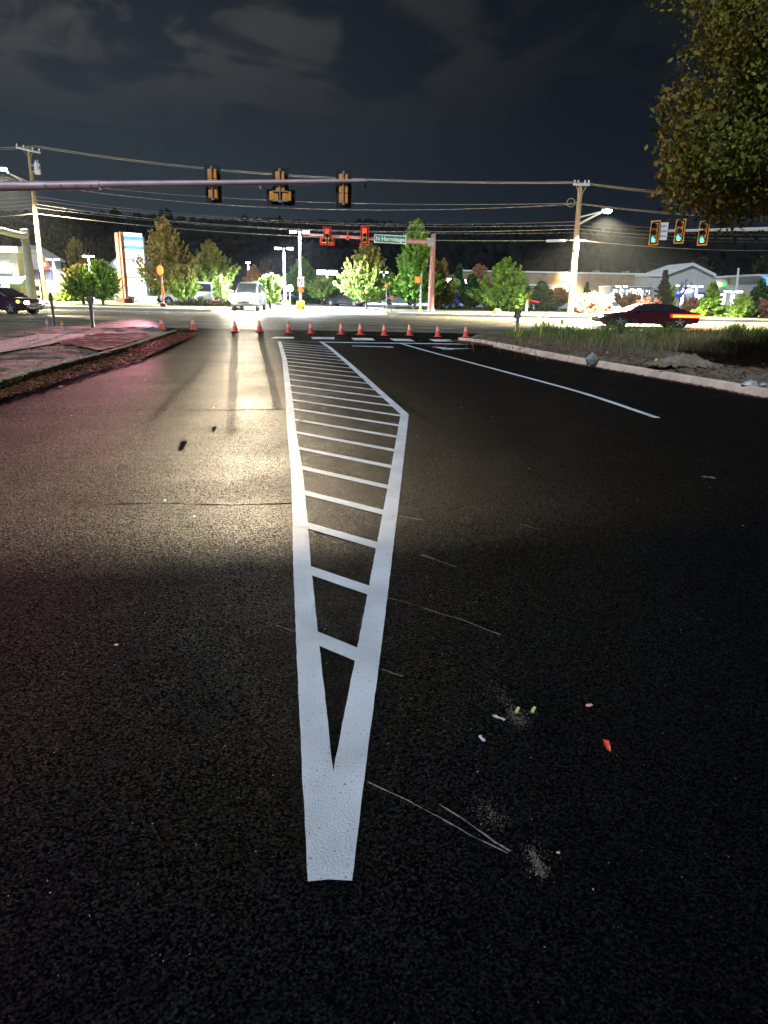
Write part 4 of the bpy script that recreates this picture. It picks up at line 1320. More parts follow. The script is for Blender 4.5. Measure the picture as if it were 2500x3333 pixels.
spot(b, Q(1850, 906, Y0 - 1.6) - L_, (0, -.25, -1), 9000, (1, .86, .62), 165, .6, .4)
Y1 = 138
g2 = bld('grey_store_front', 'grey panelled low shop front with pale coping before the tan store', X_at(2055, Y1), Y1)
bx(g2, 'wall', M['grey_wall'], X_at(1988, Y1), X_at(2126, Y1), Y1, Y1 + 8, 0, Z_at(2055, 934, Y1))
bx(g2, 'coping', M['trim'], X_at(1986, Y1), X_at(2128, Y1), Y1 - .2, Y1 + 8.2, Z_at(2055, 934, Y1), Z_at(2055, 931, Y1))
for k in range(6):
    x = 1993 + k * 21
    f_ = bx(g2, 'window', M['trim'], X_at(x, Y1), X_at(x + 17, Y1), Y1 - .07, Y1 + .02, .5, 2.9)
    MB().box(X_at(x + 1.2, Y1) - g2.location.x, X_at(x + 15.8, Y1) - g2.location.x, -.1, -.07, .65, 2.75).build('pane', M['shop_glass'], f_)
# gabled store
Y0 = 140
b = bld('gabled_store', 'pale store with large white trimmed gable and blue entrance on the right', X_at(2240, Y0), Y0)
L_ = b.location
def rx(px): return X_at(px, Y0) - L_.x
zl_, zr_ = Z_at(2160, 895, Y0), Z_at(2314, 899, Y0); zp = Z_at(2240, 864, Y0)
bx(b, 'wall', M['pale_wall'], X_at(2119, Y0), X_at(2470, Y0), Y0 + 1.5, Y0 + 30, 0, Z_at(2240, 899, Y0))
MB().prism([(rx(2158), 0), (rx(2314), 0), (rx(2314), zr_), (rx(2240), zp), (rx(2158), zl_)], 0, 12, 'y').build('gable', M['pale_wall'], b)
tr = MB()
for (a, za), (c_, zc) in (((2155, zl_ - .1), (2240, zp)), ((2240, zp), (2319, zr_ - .1))):
    tr.prism([(rx(a), za), (rx(c_), zc), (rx(c_), zc + .5), (rx(a), za + .5)], -.5, 12.2, 'y')
tr.build('gable_trim', M['trim'], b)
bx(b, 'parapet_cap', M['trim'], X_at(2117, Y0), X_at(2158, Y0), Y0 + 1.2, Y0 + 30, Z_at(2130, 899, Y0), Z_at(2130, 892, Y0))
bx(b, 'parapet_cap', M['trim'], X_at(2319, Y0), X_at(2466, Y0), Y0 + 1.2, Y0 + 30, Z_at(2380, 904, Y0), Z_at(2380, 901, Y0))
bx(b, 'entrance_panel', M['blue_panel'], X_at(2254, Y0), X_at(2294, Y0), Y0 - .5, Y0 - .01, 0, Z_at(2270, 951, Y0))
d_ = bx(b, 'entrance_door', M['shop_glass'], X_at(2262, Y0), X_at(2286, Y0), Y0 - .6, Y0 - .5, 0, 2.2)
MB().box(rx(2273.6), rx(2274.4), -.64, -.6, 0, 2.2).build('door_frame', M['trim'], d_)
bx(b, 'entrance_panel', M['blue_panel'], X_at(2200, Y0), X_at(2226, Y0), Y0 - .4, Y0 - .01, 1.6, Z_at(2270, 948, Y0))
for k in range(6):
    bx(b, 'lit_letter', M['store_blue'], X_at(2197 + k * 5.2, Y0), X_at(2200.6 + k * 5.2, Y0), Y0 - .7, Y0 - .41, Z_at(2210, 957, Y0), Z_at(2210, 947, Y0))
for k in range(9):
    bx(b, 'lit_letter', M['store_white'], X_at(2228 + k * 2.8, Y0), X_at(2229.8 + k * 2.8, Y0), Y0 - .3, Y0 - .01, Z_at(2240, 949, Y0), Z_at(2240, 945, Y0))
for px, w_, mm in ((2334, 12, 'store_white'), (2346, 9, 'store_yellow'), (2356, 11, 'store_green')):
    bx(b, 'lit_logo', M[mm], X_at(px, Y0), X_at(px + w_, Y0), Y0 + 1.1, Y0 + 1.49, Z_at(2350, 931, Y0), Z_at(2350, 922, Y0), .1)
bx(b, 'dark_band', M['grey_wall'], X_at(2322, Y0), X_at(2462, Y0), Y0 + 1.3, Y0 + 1.5, Z_at(2350, 948, Y0), Z_at(2350, 938, Y0))
for px in (2330, 2356, 2382, 2408, 2434):
    f_ = bx(b, 'window', M['trim'], X_at(px, Y0), X_at(px + 20, Y0), Y0 + 1.38, Y0 + 1.5, .4, 2.6)
    MB().box(rx(px + 1.2), rx(px + 18.8), 1.33, 1.38, .55, 2.45).build('pane', M['shop_glass'], f_)
b2 = bld('blue_sign_building', 'building with big blue sign wall at the right edge', X_at(2490, 130), 130)
bx(b2, 'wall', M['pale_wall'], X_at(2466, 130), X_at(2760, 130), 130, 150, 0, Z_at(2490, 894, 130))
bx(b2, 'coping', M['trim'], X_at(2450, 130), X_at(2764, 130), 129.7, 150.3, Z_at(2490, 899, 130), Z_at(2490, 893, 130))
bx(b2, 'sign_panel', M['sign_blue'], X_at(2469, 130), X_at(2640, 130), 129.6, 129.99, Z_at(2490, 958, 130), Z_at(2490, 901, 130))
fp = thing('flag_pole', 'pale tapering pole standing before the gabled store, leaning right', 'pole', (X_at(2395, 120), 120, 0))
a_, b_ = Q(2396, 960, 120) - fp.location, Q(2404, 876, 120) - fp.location
MB().tube([(0, 0, 0), a_, b_], [.3, .28, .14], 10).build('pole', M['trim'], fp); MB().ball(b_, .18).build('finial', M['trim'], fp)
# distant kerbed planting beds in the lot (hedge line behind the keep right sign)
hd = thing('clipped_hedge', 'long low dark hedge along the drive behind the keep right sign', 'hedge', (X_at(1010, 92), 92, 0))
rng_ = np.random.default_rng(5)
n_ = 5000
P_ = np.stack([rng_.uniform(X_at(940, 92), X_at(1100, 92), n_) - hd.location.x, rng_.uniform(-.5, .5, n_), np.abs(rng_.uniform(0, .85, n_))], 1)
V_, F_ = leaf_cloud(P_, np.zeros_like(P_), .10, rng_); link('foliage', np_mesh('foliage', V_, F_, LM['pine']), hd)


# ------------------------------------------------------------------ lamps
LOT, STREET = 7.5, 10.5
def lot_lamp(label, px, top, base, Y, heads=2, power=5000, col=(.82, .90, 1), base_m=None, r=.09, span=.55, lens=(.26, .13, .09), name='car_park_lamp', mat_='pole_paint'):
    p = Q(px, base, Y); z = Q(px, top, Y).z
    t = thing(name, label, 'lamp post', (p.x, Y, 0), 0, 'car park lamp posts')
    MB().tube([(0, 0, 0), (0, 0, z)], [r * 1.25, r * .75], 10).build('pole', M[mat_], t, smooth=True)
    if base_m:
        w_, h_ = base_m
        MB().lathe([(w_, 0), (w_, h_ * .9), (w_ * .9, h_), (.05, h_)], 18).build('footing', M['yellow_conc'], t, smooth=True)
    if heads: MB().box(-span if heads > 1 else -.05, span, -.04, .04, z - .10, z - .03).build('bracket', M['steel'], t)
    for sx in ((-1, 1) if heads == 2 else (1,)):
        h_ = MB().box(sx * span - lens[0] - .04, sx * span + lens[0] + .04, -lens[1] - .04, lens[1] + .04, z - .02, z + .07).build('lamp_head', M['steel'], t, bevel=.02)
        MB().box(sx * span - lens[0], sx * span + lens[0], -lens[1], lens[1], z - .02 - lens[2] * 1.5, z - .021).build('lens', M['lamp_white'], h_, bevel=.02)
    power *= LOT
    if power: spot(t, (0, 0, z - .35), (0, 0, -1), power, col, 160, .4, .35)
    return t


lot_lamp('tall lamp post on round yellow footing carrying the keep right sign', 979, 752, 1003, 64, power=7000, base_m=(.36, .68), r=.12)
lot_lamp('shorter lamp post on yellow footing left of the keep right sign', 928, 806, 999, 68, power=8000, base_m=(.33, .62), r=.12)
lot_lamp('slim lamp post rising between the small trees above the pickup', 812, 853, 980, 100, heads=1, span=0.0, power=7000, r=.14)
lot_lamp('small lamp post seen through the orange topped tree, left one', 667, 866, 985, 130, heads=1, span=0, power=4000)
lot_lamp('small lamp post seen through the orange topped tree, right one', 717, 868, 985, 130, heads=1, span=0, power=4000)
lot_lamp('glaring lamp post above the flat topped glowing tree', 1065, 880, 985, 104, power=10000, lens=(.6, .2, .35), span=.75, r=.14)
lot_lamp('lamp post half hidden by the broad green tree', 1248, 884, 985, 108, power=4000, r=.2, span=.3)
lot_lamp('bright lamp post behind the dark evergreen, left of the pair', 1462, 906, 990, 104, power=9000, lens=(.5, .2, .3))
lot_lamp('bright lamp post behind the round orange tree', 1497, 910, 990, 106, power=7000, lens=(.4, .2, .3))
lot_lamp('lamp post showing through the big bright green tree', 1630, 904, 990, 120, heads=1, span=0, power=5000)
lot_lamp('dark lamp post by the right utility pole, under the store wall lamp', 1850, 919, 1005, 95, heads=1, span=-.4, power=4000)
lot_lamp('lamp post before the grey shop front, left one', 2016, 930, 1000, 112, power=5000, r=.16)
lot_lamp('lamp post before the grey shop front, right one', 2062, 941, 1000, 118, power=4000, r=.16)
lot_lamp('lamp post before the gable, beside the leafless tree', 2214, 928, 1010, 112, power=6000, r=.22, span=.9)
lot_lamp('lamp post before the blue store entrance', 2258, 930, 1010, 108, power=6000, r=.2)
lot_lamp('nearest right lamp post between the two bright evergreens', 2374, 946, 1034, 70, power=6000, r=.14)
lot_lamp('twin lamp post behind the left stone wall', 185, 842, 960, 92, power=1600, r=.16, span=.5)
lot_lamp('twin lamp post above the dark leaved little tree', 300, 832, 960, 96, power=2200, r=.14, span=.45)

# ------------------------------------------------------------------ utility poles and wires
def upole(label, pxt, top, pxb, base, Y):
    b_, t_ = Q(pxb, base, Y), Q(pxt, top, Y)
    root = thing('utility_pole', label, 'utility pole', (b_.x, Y, 0), 0, 'utility poles')
    dx = t_.x - b_.x
    MB().tube([(0, 0, -.2), (dx * .3, 0, t_.z * .33), (dx * .66, 0, t_.z * .66), (dx, 0, t_.z)], [.27, .24, .21, .17], 12).build('pole', M['wood'], root, smooth=True)
    return root, Vector((dx, 0, t_.z)), (lambda z: Vector((dx * z / t_.z, 0, z)))


LP, lt, lat = upole('leaning wooden utility pole with grey transformer at the left', 93, 478, 146, 976, 76)
for s_, e_ in (((-1.0, -.3, .1), (1.05, .3, -.25)),):
    MB().tube([lt + Vector(s_) + Vector((0, -.2, -.25)), lt + Vector(e_) + Vector((0, -.2, -.25))], .1, 6).build('crossarm', M['pole_paint'], LP)
for k in (-.9, -.35, .4, .95):
    c = lt + Vector((k, -.2 + k * .3, -.2 - k * .17))
    ins = MB().lathe([(.05, 0), (.09, .06), (.05, .1), (.09, .16), (.03, .25)], 8, c).build('insulator', M['trim'], LP)
MB().tube([lt + Vector((-.55, -.2, -.2)), lt + Vector((0, -.2, -1.1)), lt + Vector((.6, -.2, -.35))], .03, 5).build('brace', M['steel'], LP)
tz = Z_at(115, 568, 76)
tc_ = lat(tz) + Vector((.72, -.15, 0))
tr_ = MB().lathe([(.25, -.02), (.30, 0), (.30, .92), (.26, 1.0), (.1, 1.04)], 14, tc_).build('transformer', M['pole_paint'], LP, smooth=True)
for sx in (-.12, .1): MB().lathe([(.04, 0), (.07, .05), (.04, .1), (.07, .15), (.03, .28)], 8, tc_ + Vector((sx, 0, 1.0))).build('bushing', M['trim'], tr_)
for zz in (.2, .75): MB().box(tc_.x - .62, tc_.x - .25, tc_.y - .05, tc_.y + .05, tc_.z + zz, tc_.z + zz + .08).build('bracket', M['steel'], tr_)


def street_lamp(label, root_at, pts, head, power, name='street_lamp'):
    """root_at: pole top fixture; pts: two arm tubes in world; head: lens point in world"""
    t = thing(name, label, 'street lamp', root_at, 0, 'street lamps on the utility poles')
    o = Vector(root_at)
    for a, b, r in pts: MB().tube([Vector(a) - o, Vector(b) - o], r, 8).build('arm', M['pole_paint'], t)
    hd_ = MB().ball(Vector(head) - o + Vector((0, 0, .1)), .42, 12, 8, (1.0, .5, .28)).build('lamp_head', M['steel'], t, smooth=True)
    MB().ball(Vector(head) - o, .36, 12, 8, (1.0, .6, .5)).build('lens', M['lamp_warm'], hd_, smooth=True)
    spot(t, Vector(head) - o + Vector((0, 0, -.3)), (0, -.10, -1), power * STREET, (1.0, .90, .58), 138, .45, .3)
    return t


street_lamp('glaring street lamp on its arm at the left edge', LP.location + lat(Z_at(95, 590, 76)),
            [(Q(95, 592, 76), Q(25, 562, 72), .06), (Q(86, 598, 76), Q(25, 560, 72), .08)], Q(10, 550, 71.5), 20000)
RP, rt_, rat = upole('straight wooden utility pole with crossarm on the right', 1890, 600, 1855, 1024, 58)
MB().box(-.62 + rt_.x, .62 + rt_.x, -.3, -.18, rt_.z - .12, rt_.z + .05).build('crossarm', M['pole_paint'], RP)
for k in (-.52, -.25, .25, .52): MB().lathe([(.05, 0), (.08, .05), (.05, .09), (.08, .14), (.03, .22)], 8, rt_ + Vector((k, -.24, .05))).build('insulator', M['trim'], RP)
for sx in (-1, 1): MB().tube([rt_ + Vector((sx * .4, -.24, -.1)), rt_ + Vector((sx * .1, -.2, -.75))], .025, 5).build('brace', M['steel'], RP)
bp = rat(Z_at(1872, 800, 58)); MB().box(bp.x - .17, bp.x + .17, bp.y - .36, bp.y - .18, bp.z - .3, bp.z + .3).build('junction_box', M['pole_paint'], RP)
street_lamp('bright street lamp on a braced arm right of the right utility pole', RP.location + rat(Z_at(1885, 715, 58)),
            [(Q(1884, 708, 58), Q(1962, 688, 56), .06), (Q(1883, 730, 58), Q(1966, 686, 56), .08)], Q(1976, 686, 55.5), 30000)


def wire(label, knots, r, cat='cable', dashed=False):
    """knots: list of (point, sag of the following span)"""
    pts = []
    for (a, sag), (b_, _) in zip(knots[:-1], knots[1:]):
        for i in range(16):
            t = i / 16; p = Vector(a).lerp(Vector(b_), t); p.z -= 4 * sag * t * (1 - t); pts.append(p)
    pts.append(Vector(knots[-1][0]))
    r *= .75
    o = MB().tube(pts, r, 5).build('overhead_cable', M['wire'], fix=False)
    tag(o, label, cat, 'overhead cables between the utility poles')
    if dashed:
        sp = MB()
        for i in range(4, len(pts) - 1):
            for k in range(3):
                c = pts[i].lerp(pts[i + 1], k / 3); e = pts[i].lerp(pts[i + 1], k / 3 + .18)
                sp.tube([c, e], r * 2.2, 5)
        sp.build('lashing', M['wire'], o, fix=False)
    return o


def run(label, y_off, y_left, y_mid, y_right, y_far, r=.022, yoff=0.0, dashed=False):
    """cable through photo rows: at the left frame edge, the left pole, mid span (x=1240), the right pole and the right frame edge"""
    A = Q(118, y_left, 75.6 + yoff); B = Q(1882, y_right, 57.6 + yoff)
    f_ = 0.5
    mid = A.lerp(B, f_)
    # find the sag that brings the mid span to its row in the photograph
    best = min((abs(_row(Vector((mid.x, mid.y, mid.z - s))) - y_mid), s) for s in [i * .05 for i in range(-10, 60)])[1]
    Lf = Q(-260, y_off, 84 + yoff); Rf = Q(2760, y_far, 76 + yoff)
    return wire(label, [(Lf, .3), (A, best), (B, .5), (Rf, 0)], r, dashed=dashed)


def _row(p):
    d = cam.matrix_world.inverted() @ p
    return CY - F * d.y / -d.z


run('upper cable of the topmost pair crossing the sky', 466, 474, 565, 592, 640, .034)
run('lower cable of the topmost pair crossing the sky', 476, 479, 569, 596, 650, .034, yoff=.5)
run('slack single cable below the signal mast', 600, 588, 652, 661, 700, .022)
run('spiral lashed cable just below the slack single one', 610, 598, 676, 664, 706, .016, dashed=True)
run('faint cable starting above the dim tree tops', 641, 639, 716, 721, 740, .015)
run('second faint cable above the hill skyline', 653, 651, 722, 733, 752, .018)
run('thick pale cable grazing the hill skyline', 669, 665, 741, 745, 766, .028)
run('thin cable just under the thick pale one', 678, 676, 746, 757, 775, .013)
run('lowest bundled cable across the dark hillside', 699, 695, 765, 782, 805, .034)
mb = MB().tube([Q(1780, 784, 58.4), Q(1838, 783, 57.4)], .1, 8)
tag(mb.build('splice_case', M['pole_paint']), 'pale splice case hung on the lowest cable left of the right pole', 'cable box')
mb = MB(); c = Q(1871, 660, 57.4); mb.tube([c + Vector((math.cos(t * .5) * .3 - .3, 0, math.sin(t * .5) * .3)) for t in range(13)], .025, 5)
tag(mb.build('cable_coil', M['wire']), 'small cable loop hanging at the right utility pole', 'cable loop')


# ------------------------------------------------------------------ traffic signals
def signal(label, loc, rotz, layout, lit=None, border=False, tiltx=0.0, plate=True, group='traffic signals'):
    t = thing('traffic_signal', label, 'traffic signal', loc, rotz, group)
    t.rotation_euler = (tiltx, 0, rotz)
    S, Wd = .355, .35
    m_ = .14
    if layout == 'row3':
        cells = [(0, S), (0, 0), (0, -S)]
        a, h_ = Wd / 2 + m_, 1.5 * S + m_
        outl = [(-a, -h_), (a, -h_), (a, h_), (-a, h_)]
    else:
        cells = [(0, S), (0, 0), (-.25, -S), (.25, -S)]
        a, c, h_ = Wd / 2 + m_, .25 + Wd / 2 + m_, 1.5 * S + m_
        zb_ = -S / 2 + m_ * .5
        outl = [(-c, -h_), (c, -h_), (c, zb_), (a, zb_), (a, h_), (-a, h_), (-a, zb_), (-c, zb_)]
    if plate:
        MB().prism(outl, 0.0, .012, 'y').build('backplate', M['plate'], t, bevel=.0)
        if border:
            ring = MB(); n = len(outl)
            cx_ = 0; k = .045
            def ins(i):
                p0, p1, p2 = Vector(outl[i - 1]), Vector(outl[i]), Vector(outl[(i + 1) % n])
                d0, d1 = (p1 - p0).normalized(), (p2 - p1).normalized()
                n0, n1 = Vector((-d0.y, d0.x)), Vector((-d1.y, d1.x))
                return p1 + (n0 + n1) * k
            I = [ins(i) for i in range(n)]
            for i in range(n):
                j = (i + 1) % n
                ring.add([(outl[i][0], -.004, outl[i][1]), (outl[j][0], -.004, outl[j][1]), (I[j].x, -.004, I[j].y), (I[i].x, -.004, I[i].y)], [(0, 1, 2, 3)])
            ring.build('reflective_border', M[border if isinstance(border, str) else 'red_light_and_paint'], t, fix=False)
    for k, (cx_, cz) in enumerate(cells):
        h_ = MB().box(cx_ - Wd / 2, cx_ + Wd / 2, -.02, .20, cz - S / 2 + .008, cz + S / 2 - .008).build('housing', M['sig_yellow'], t, bevel=.025)
        MB().box(cx_ - .03, cx_ + Wd * .32, .2, .216, cz - S * .32, cz + S * .30).build('door_rib', M['sig_yellow'], h_, bevel=.006)
        MB().ball((cx_ + .12, .215, cz - .02), .022, 8, 5).build('latch', M['bolt'], h_)
        ln = M[lit[k]] if lit and lit.get(k) else M['off_lens']
        MB().ball((cx_, -.022, cz), .145, 16, 8, (1, .22, 1)).build('lens', ln, h_, smooth=True)
        vs = MB(); nn = 14
        prof = []
        for side in (.150, .158):
            for yy, cut in ((-.02, 0), (-.24, 1)):
                for q in range(nn + 1):
                    th = R(-50) + R(280) * q / nn
                    prof.append((cx_ + side * math.cos(th), yy if (0.15 < q / nn < .85 or not cut) else -.10, cz + side * math.sin(th)))
        b0 = len(vs.v); vs.v += prof
        k1 = nn + 1
        for q in range(nn):
            vs.f += [(q, q + 1, k1 + q + 1, k1 + q), (2 * k1 + q, 2 * k1 + q + 1, 3 * k1 + q + 1, 3 * k1 + q), (k1 + q, k1 + q + 1, 3 * k1 + q + 1, 3 * k1 + q)]
        vs.build('visor', M['sig_yellow'] if not plate else M['black'], h_, fix=False)
    br = MB().tube([(0, .25, -1.5 * S - .03), (0, .25, 1.5 * S + .06)], .028, 8)
    br.box(-.04, .04, .18, .27, 1.5 * S - .0, 1.5 * S + .08); br.box(-.05, .05, .19, .28, -1.5 * S - .06, -1.5 * S - .005)
    if layout != 'row3': br.box(-.30, .30, .215, .255, -S / 2 - .03, -S / 2 + .01); br.box(-.30, .30, .215, .255, -1.5 * S - .02, -1.5 * S + .02)
    br.build('bracket', M['steel'], t)
    return t


# near mast arm reaching in from the left, its signals turned away from the camera
YA = 30
a0, a1 = Q(-420, 611, YA), Q(1190, 589, YA)
ma = thing('signal_mast', 'long pinkish mast arm reaching in from the left over the road', 'signal mast', (a0.x, YA, 0), 0, 'signal masts')
o_ = Vector((a0.x, YA, 0))
n_ = 12
MB().tube([(a0.lerp(a1, k / n_) - o_) for k in range(n_ + 1)], [.19 - .115 * k / n_ for k in range(n_ + 1)], 16).build('arm', M['arm_steel'], ma, smooth=True)
MB().tube([(-.0, 0, 0), (-.0, 0, a0.z + .8)], [.25, .2], 16).build('pole', M['arm_steel'], ma, smooth=True)
MB().lathe([(.38, 0), (.38, .06), (.28, .12), (.26, .3)], 16).build('base_plate', M['steel'], ma)
sl_ = a0.lerp(a1, .02), a0.lerp(a1, 747 / 1610)
MB().tube([sl_[0] - o_ + Vector((0, .012, -.03)), sl_[1] - o_ + Vector((0, .012, -.02))], .172, 16).build('sleeve', M['arm_steel'], ma, smooth=True)
for x in (145, 195, 244, 293):
    c = Q(x, 601, YA - .20) - o_; MB().ball(c, .028, 8, 5).build('bolt', M['bolt'], ma)
MB().ball(a1 - o_, .078, 10, 6).build('end_cap', M['steel'], ma)
c = Q(1186, 598, YA) - o_; cm = MB().ball(c + Vector((0, 0, -.06)), .085, 10, 6); cm.box(c.x - .02, c.x + .02, c.y - .02, c.y + .02, c.z, c.z + .12); cm.build('camera_dome', M['black'], ma)
c = Q(847, 600, YA) - o_; MB().tube([c, c + Vector((0, 0, -.14))], .02, 6).build('clamp', M['bolt'], ma)
signal('left backplated signal seen from behind on the near mast arm', Q(695, 600, YA + .26), R(180), 'row3')
bpy.context.view_layer.update()
signal('cluster signal with two lower sections side by side, on the near mast', Q(914, 608, YA + .26), R(180), 'cluster')
signal('right backplated signal near the tip of the near mast arm', Q(1119, 616, YA + .26), R(180), 'row3')
# give the near signals a clamp so that they hang from the arm: bracket tube already crosses it

# far mast: pole right, arm to the left with two red signals and the street name sign
YB = 60
pb = Q(1402, 1015, YB)
mb_root = thing('signal_mast', 'steel mast tinted with red signal light, arm carrying the green street name sign', 'signal mast', (pb.x, YB, 0), 0, 'signal masts')
o_ = Vector((pb.x, YB, 0)); ztop = Z_at(1411, 766, YB)
MB().tube([(0, 0, 0), (0, 0, ztop)], [.26, .19], 16).build('pole', M['red_lit_steel'], mb_root, smooth=True)
MB().lathe([(.45, 0), (.45, .08), (.32, .14), (.3, .35)], 16).build('base_plate', M['steel'], mb_root)
MB().lathe([(.2, 0), (.2, .05), (.03, .1)], 14, (0, 0, ztop)).build('cap', M['steel'], mb_root)
aa, ab = Q(1405, 789, YB - .1), Q(984, 761, YB - .6)
MB().tube([aa.lerp(ab, k / 8) - o_ for k in range(9)], [.17 - .09 * k / 8 for k in range(9)], 14).build('arm', M['red_lit_steel'], mb_root, smooth=True)
MB().box(aa.x - o_.x - .34, aa.x - o_.x + .24, -.3, .3, aa.z - .33, aa.z + .33).build('flange', M['steel'], mb_root, bevel=.04)
c = Q(1131, 771, YB - .4) - o_; s_ = MB().tube([c + Vector((0, -.25, -.1)), c + Vector((0, .1, -.1))], .13, 10); s_.box(c.x - .05, c.x + .05, c.y - .05, c.y + .05, c.z - .1, c.z + .35); s_.build('detector', M['red_light_and_paint'], mb_root)
tag(mb_root, mb_root['label'])
signal('cluster signal with red light tinted border on the far mast arm', Q(1065, 768, YB - .85), 0, 'cluster', {0: 'red_lit'}, True)
signal('single column signal with red light tinted border left of the street name sign', Q(1187, 766, YB - .85), 0, 'row3', {0: 'red_lit'}, True)
sg_ = thing('street_name_sign', 'green street name sign reading N Hermitage on the mast arm', 'sign', Q(1270, 778.5, YB - .42))
tilt = R(-1.6)
MB().box(-1.26, 1.26, -.012, .02, -.31, .31).build('border', M['white_sign'], sg_, bevel=.01)
MB().box(-1.20, 1.20, -.020, -.013, -.25, .25).build('panel', M['green_sign'], sg_)
o = link('lettering', text_mesh('N Hermitage', .43, M['white_sign']), sg_); o.location = (0, -.026, -.01)
sg_.rotation_euler = (0, R(1.6), 0)

# pedestrian signal post and the orange hand
pp = Q(1368, 1015, 59)
t = thing('pedestrian_signal', 'pedestrian signal post with orange housing left of the red mast', 'pedestrian signal', (pp.x, 59, 0))
zt = Z_at(1372, 890, 59)
MB().tube([(0, 0, 0), (0, 0, zt)], .075, 10).build('post', M['pole_paint'], t, smooth=True)
MB().lathe([(.2, 0), (.2, .12), (.12, .3), (.08, .34)], 12).build('base', M['yellow_conc'], t)
hz_ = Z_at(1372, 911, 59)
h_ = MB().box(-.50, -.06, -.16, .14, hz_ - .24, hz_ + .24).build('housing', M['sig_yellow'], t, bevel=.03)
MB().box(-.44, -.12, -.18, -.161, hz_ - .18, hz_ + .18).build('display', M['orange_lit'], h_)
MB().tube([(-.1, 0, hz_), (.0, 0, hz_)], .04, 6).build('bracket', M['steel'], t)

# slim sign posts on the far lawn
for lab, px, top, base, Y, kind in (('thin orange capped marker post left of the pedestrian signal', 1257, 922, 1008, 62, 'cap'), ('short orange marker post left of the pedestrian signal', 1275, 962, 1020, 57, 'cap'),
                                    ('white round sign seen from behind left of the tall lamp', 945, 939, 1000, 70, 'round')):
    p = Q(px, base, Y)
    t = thing('sign_post' if kind == 'round' else 'marker_post', lab, 'sign post', (p.x, Y, 0))
    z = Z_at(px, top, Y)
    MB().tube([(0, 0, 0), (0, 0, z)], .035, 6).build('post', M['steel'], t)
    if kind == 'round':
        MB().tube([(0, -.06, z), (0, -.04, z)], .32, 8).build('panel', M['white_sign'], t)
    else: MB().box(-.11, .11, -.06, .06, z - .32, z).build('marker', M['orange_sign'], t, bevel=.02)
# keep right sign and orange diamond on the tall lamp post
t = thing('keep_right_sign', 'keep right sign with curved arrow on the tall lamp post', 'sign', Q(979, 918, 63.75))
MB().box(-.30, .30, -.01, .01, -.40, .40).build('panel', M['red_lit_sign'], t, bevel=.02)
MB().prism([(-.20, .27), (-.03, .27), (-.08, -.02), (-.15, -.02)], -.017, -.011, 'y').build('island_symbol', M['ink'], t)
arrow = [(-.05, -.31), (.02, -.31), (.05, -.16), (.13, -.05), (.165, .08), (.165, .14), (.25, .14), (.14, .31), (.03, .14), (.09, .14), (.09, .09), (.06, .0), (-.02, -.11)]
mbm = MB(); mbm.add([(x, -.016, z) for x, z in arrow], [tuple(range(len(arrow)))]); mbm.build('arrow_symbol', M['ink'], t)
t = thing('hazard_marker', 'orange diamond marker below the keep right sign', 'sign', Q(979, 944, 63.75))
MB().prism([(0, -.31), (.31, 0), (0, .31), (-.31, 0)], -.01, .01, 'y').build('panel', M['orange_sign'], t)

# right mast with three green signals
YC = 45
m0, m1 = Q(2860, 738, YC), Q(2118, 752, YC)
mr_ = thing('signal_mast', 'white mast arm reaching in from the right with green signals', 'signal mast', (m0.x, YC, 0), 0, 'signal masts')
o_ = Vector((m0.x, YC, 0))
MB().tube([m0.lerp(m1, k / 8) - o_ for k in range(9)], [.15 - .10 * k / 8 for k in range(9)], 14).build('arm', M['pole_paint'], mr_, smooth=True)
MB().tube([(0, 0, 0), (0, 0, m0.z + .6)], [.24, .2], 14).build('pole', M['pole_paint'], mr_, smooth=True)
MB().lathe([(.38, 0), (.38, .06), (.28, .12), (.26, .3)], 16).build('base_plate', M['steel'], mr_)
for lab, px, py in (('green lit signal at the tip of the right mast arm', 2131, 758), ('green lit signal right of the left turn sign', 2213, 753), ('green lit signal half hidden under the maple leaves', 2290, 759)):
    signal(lab, Q(px, py, YC - .1), R(-52), 'row3', {2: 'green_lit'}, 'sig_yellow', 0, True)
t = thing('left_turn_sign', 'white left turn signal sign between the two green signals', 'sign', Q(2159, 753, YC - .18), R(-18))
MB().box(-.24, .24, -.008, .008, -.48, .48).build('panel', M['white_sign'], t, bevel=.015)
for wd, z in (('LEFT', .27), ('TURN', 0), ('SIGNAL', -.27)):
    o = link('lettering', text_mesh(wd, 0.17 if len(wd) < 5 else .125, M['grey_ink']), t); o.location = (0, -.014, z)

# left far mast pole (thick grey) with arm towards the camera
YD = 66
p = Q(108, 984, YD)
t = thing('signal_mast', 'thick grey steel mast pole with capped arm at far left', 'signal mast', (p.x, YD, 0), 0, 'signal masts')
zt = Z_at(88, 752, YD)
MB().tube([(0, 0, 0), (0, 0, zt)], [.40, .31], 16).build('pole', M['steel'], t, smooth=True)
MB().lathe([(.34, -.4), (.36, 0), (.33, .12), (.05, .16)], 16, (0, 0, zt)).build('cap', M['pole_paint'], t, smooth=True)
e_ = Q(-160, 712, YD - 14) - Vector((p.x, YD, 0))
MB().tube([(0, 0, zt - .45), Vector((0, 0, zt - .45)).lerp(e_, .5), e_], [.27, .24, .2], 14).build('arm', M['pole_paint'], t, smooth=True)
MB().box(-.2, .2, -.5, -.25, zt - .95, zt - .5).build('flange', M['steel'], t)

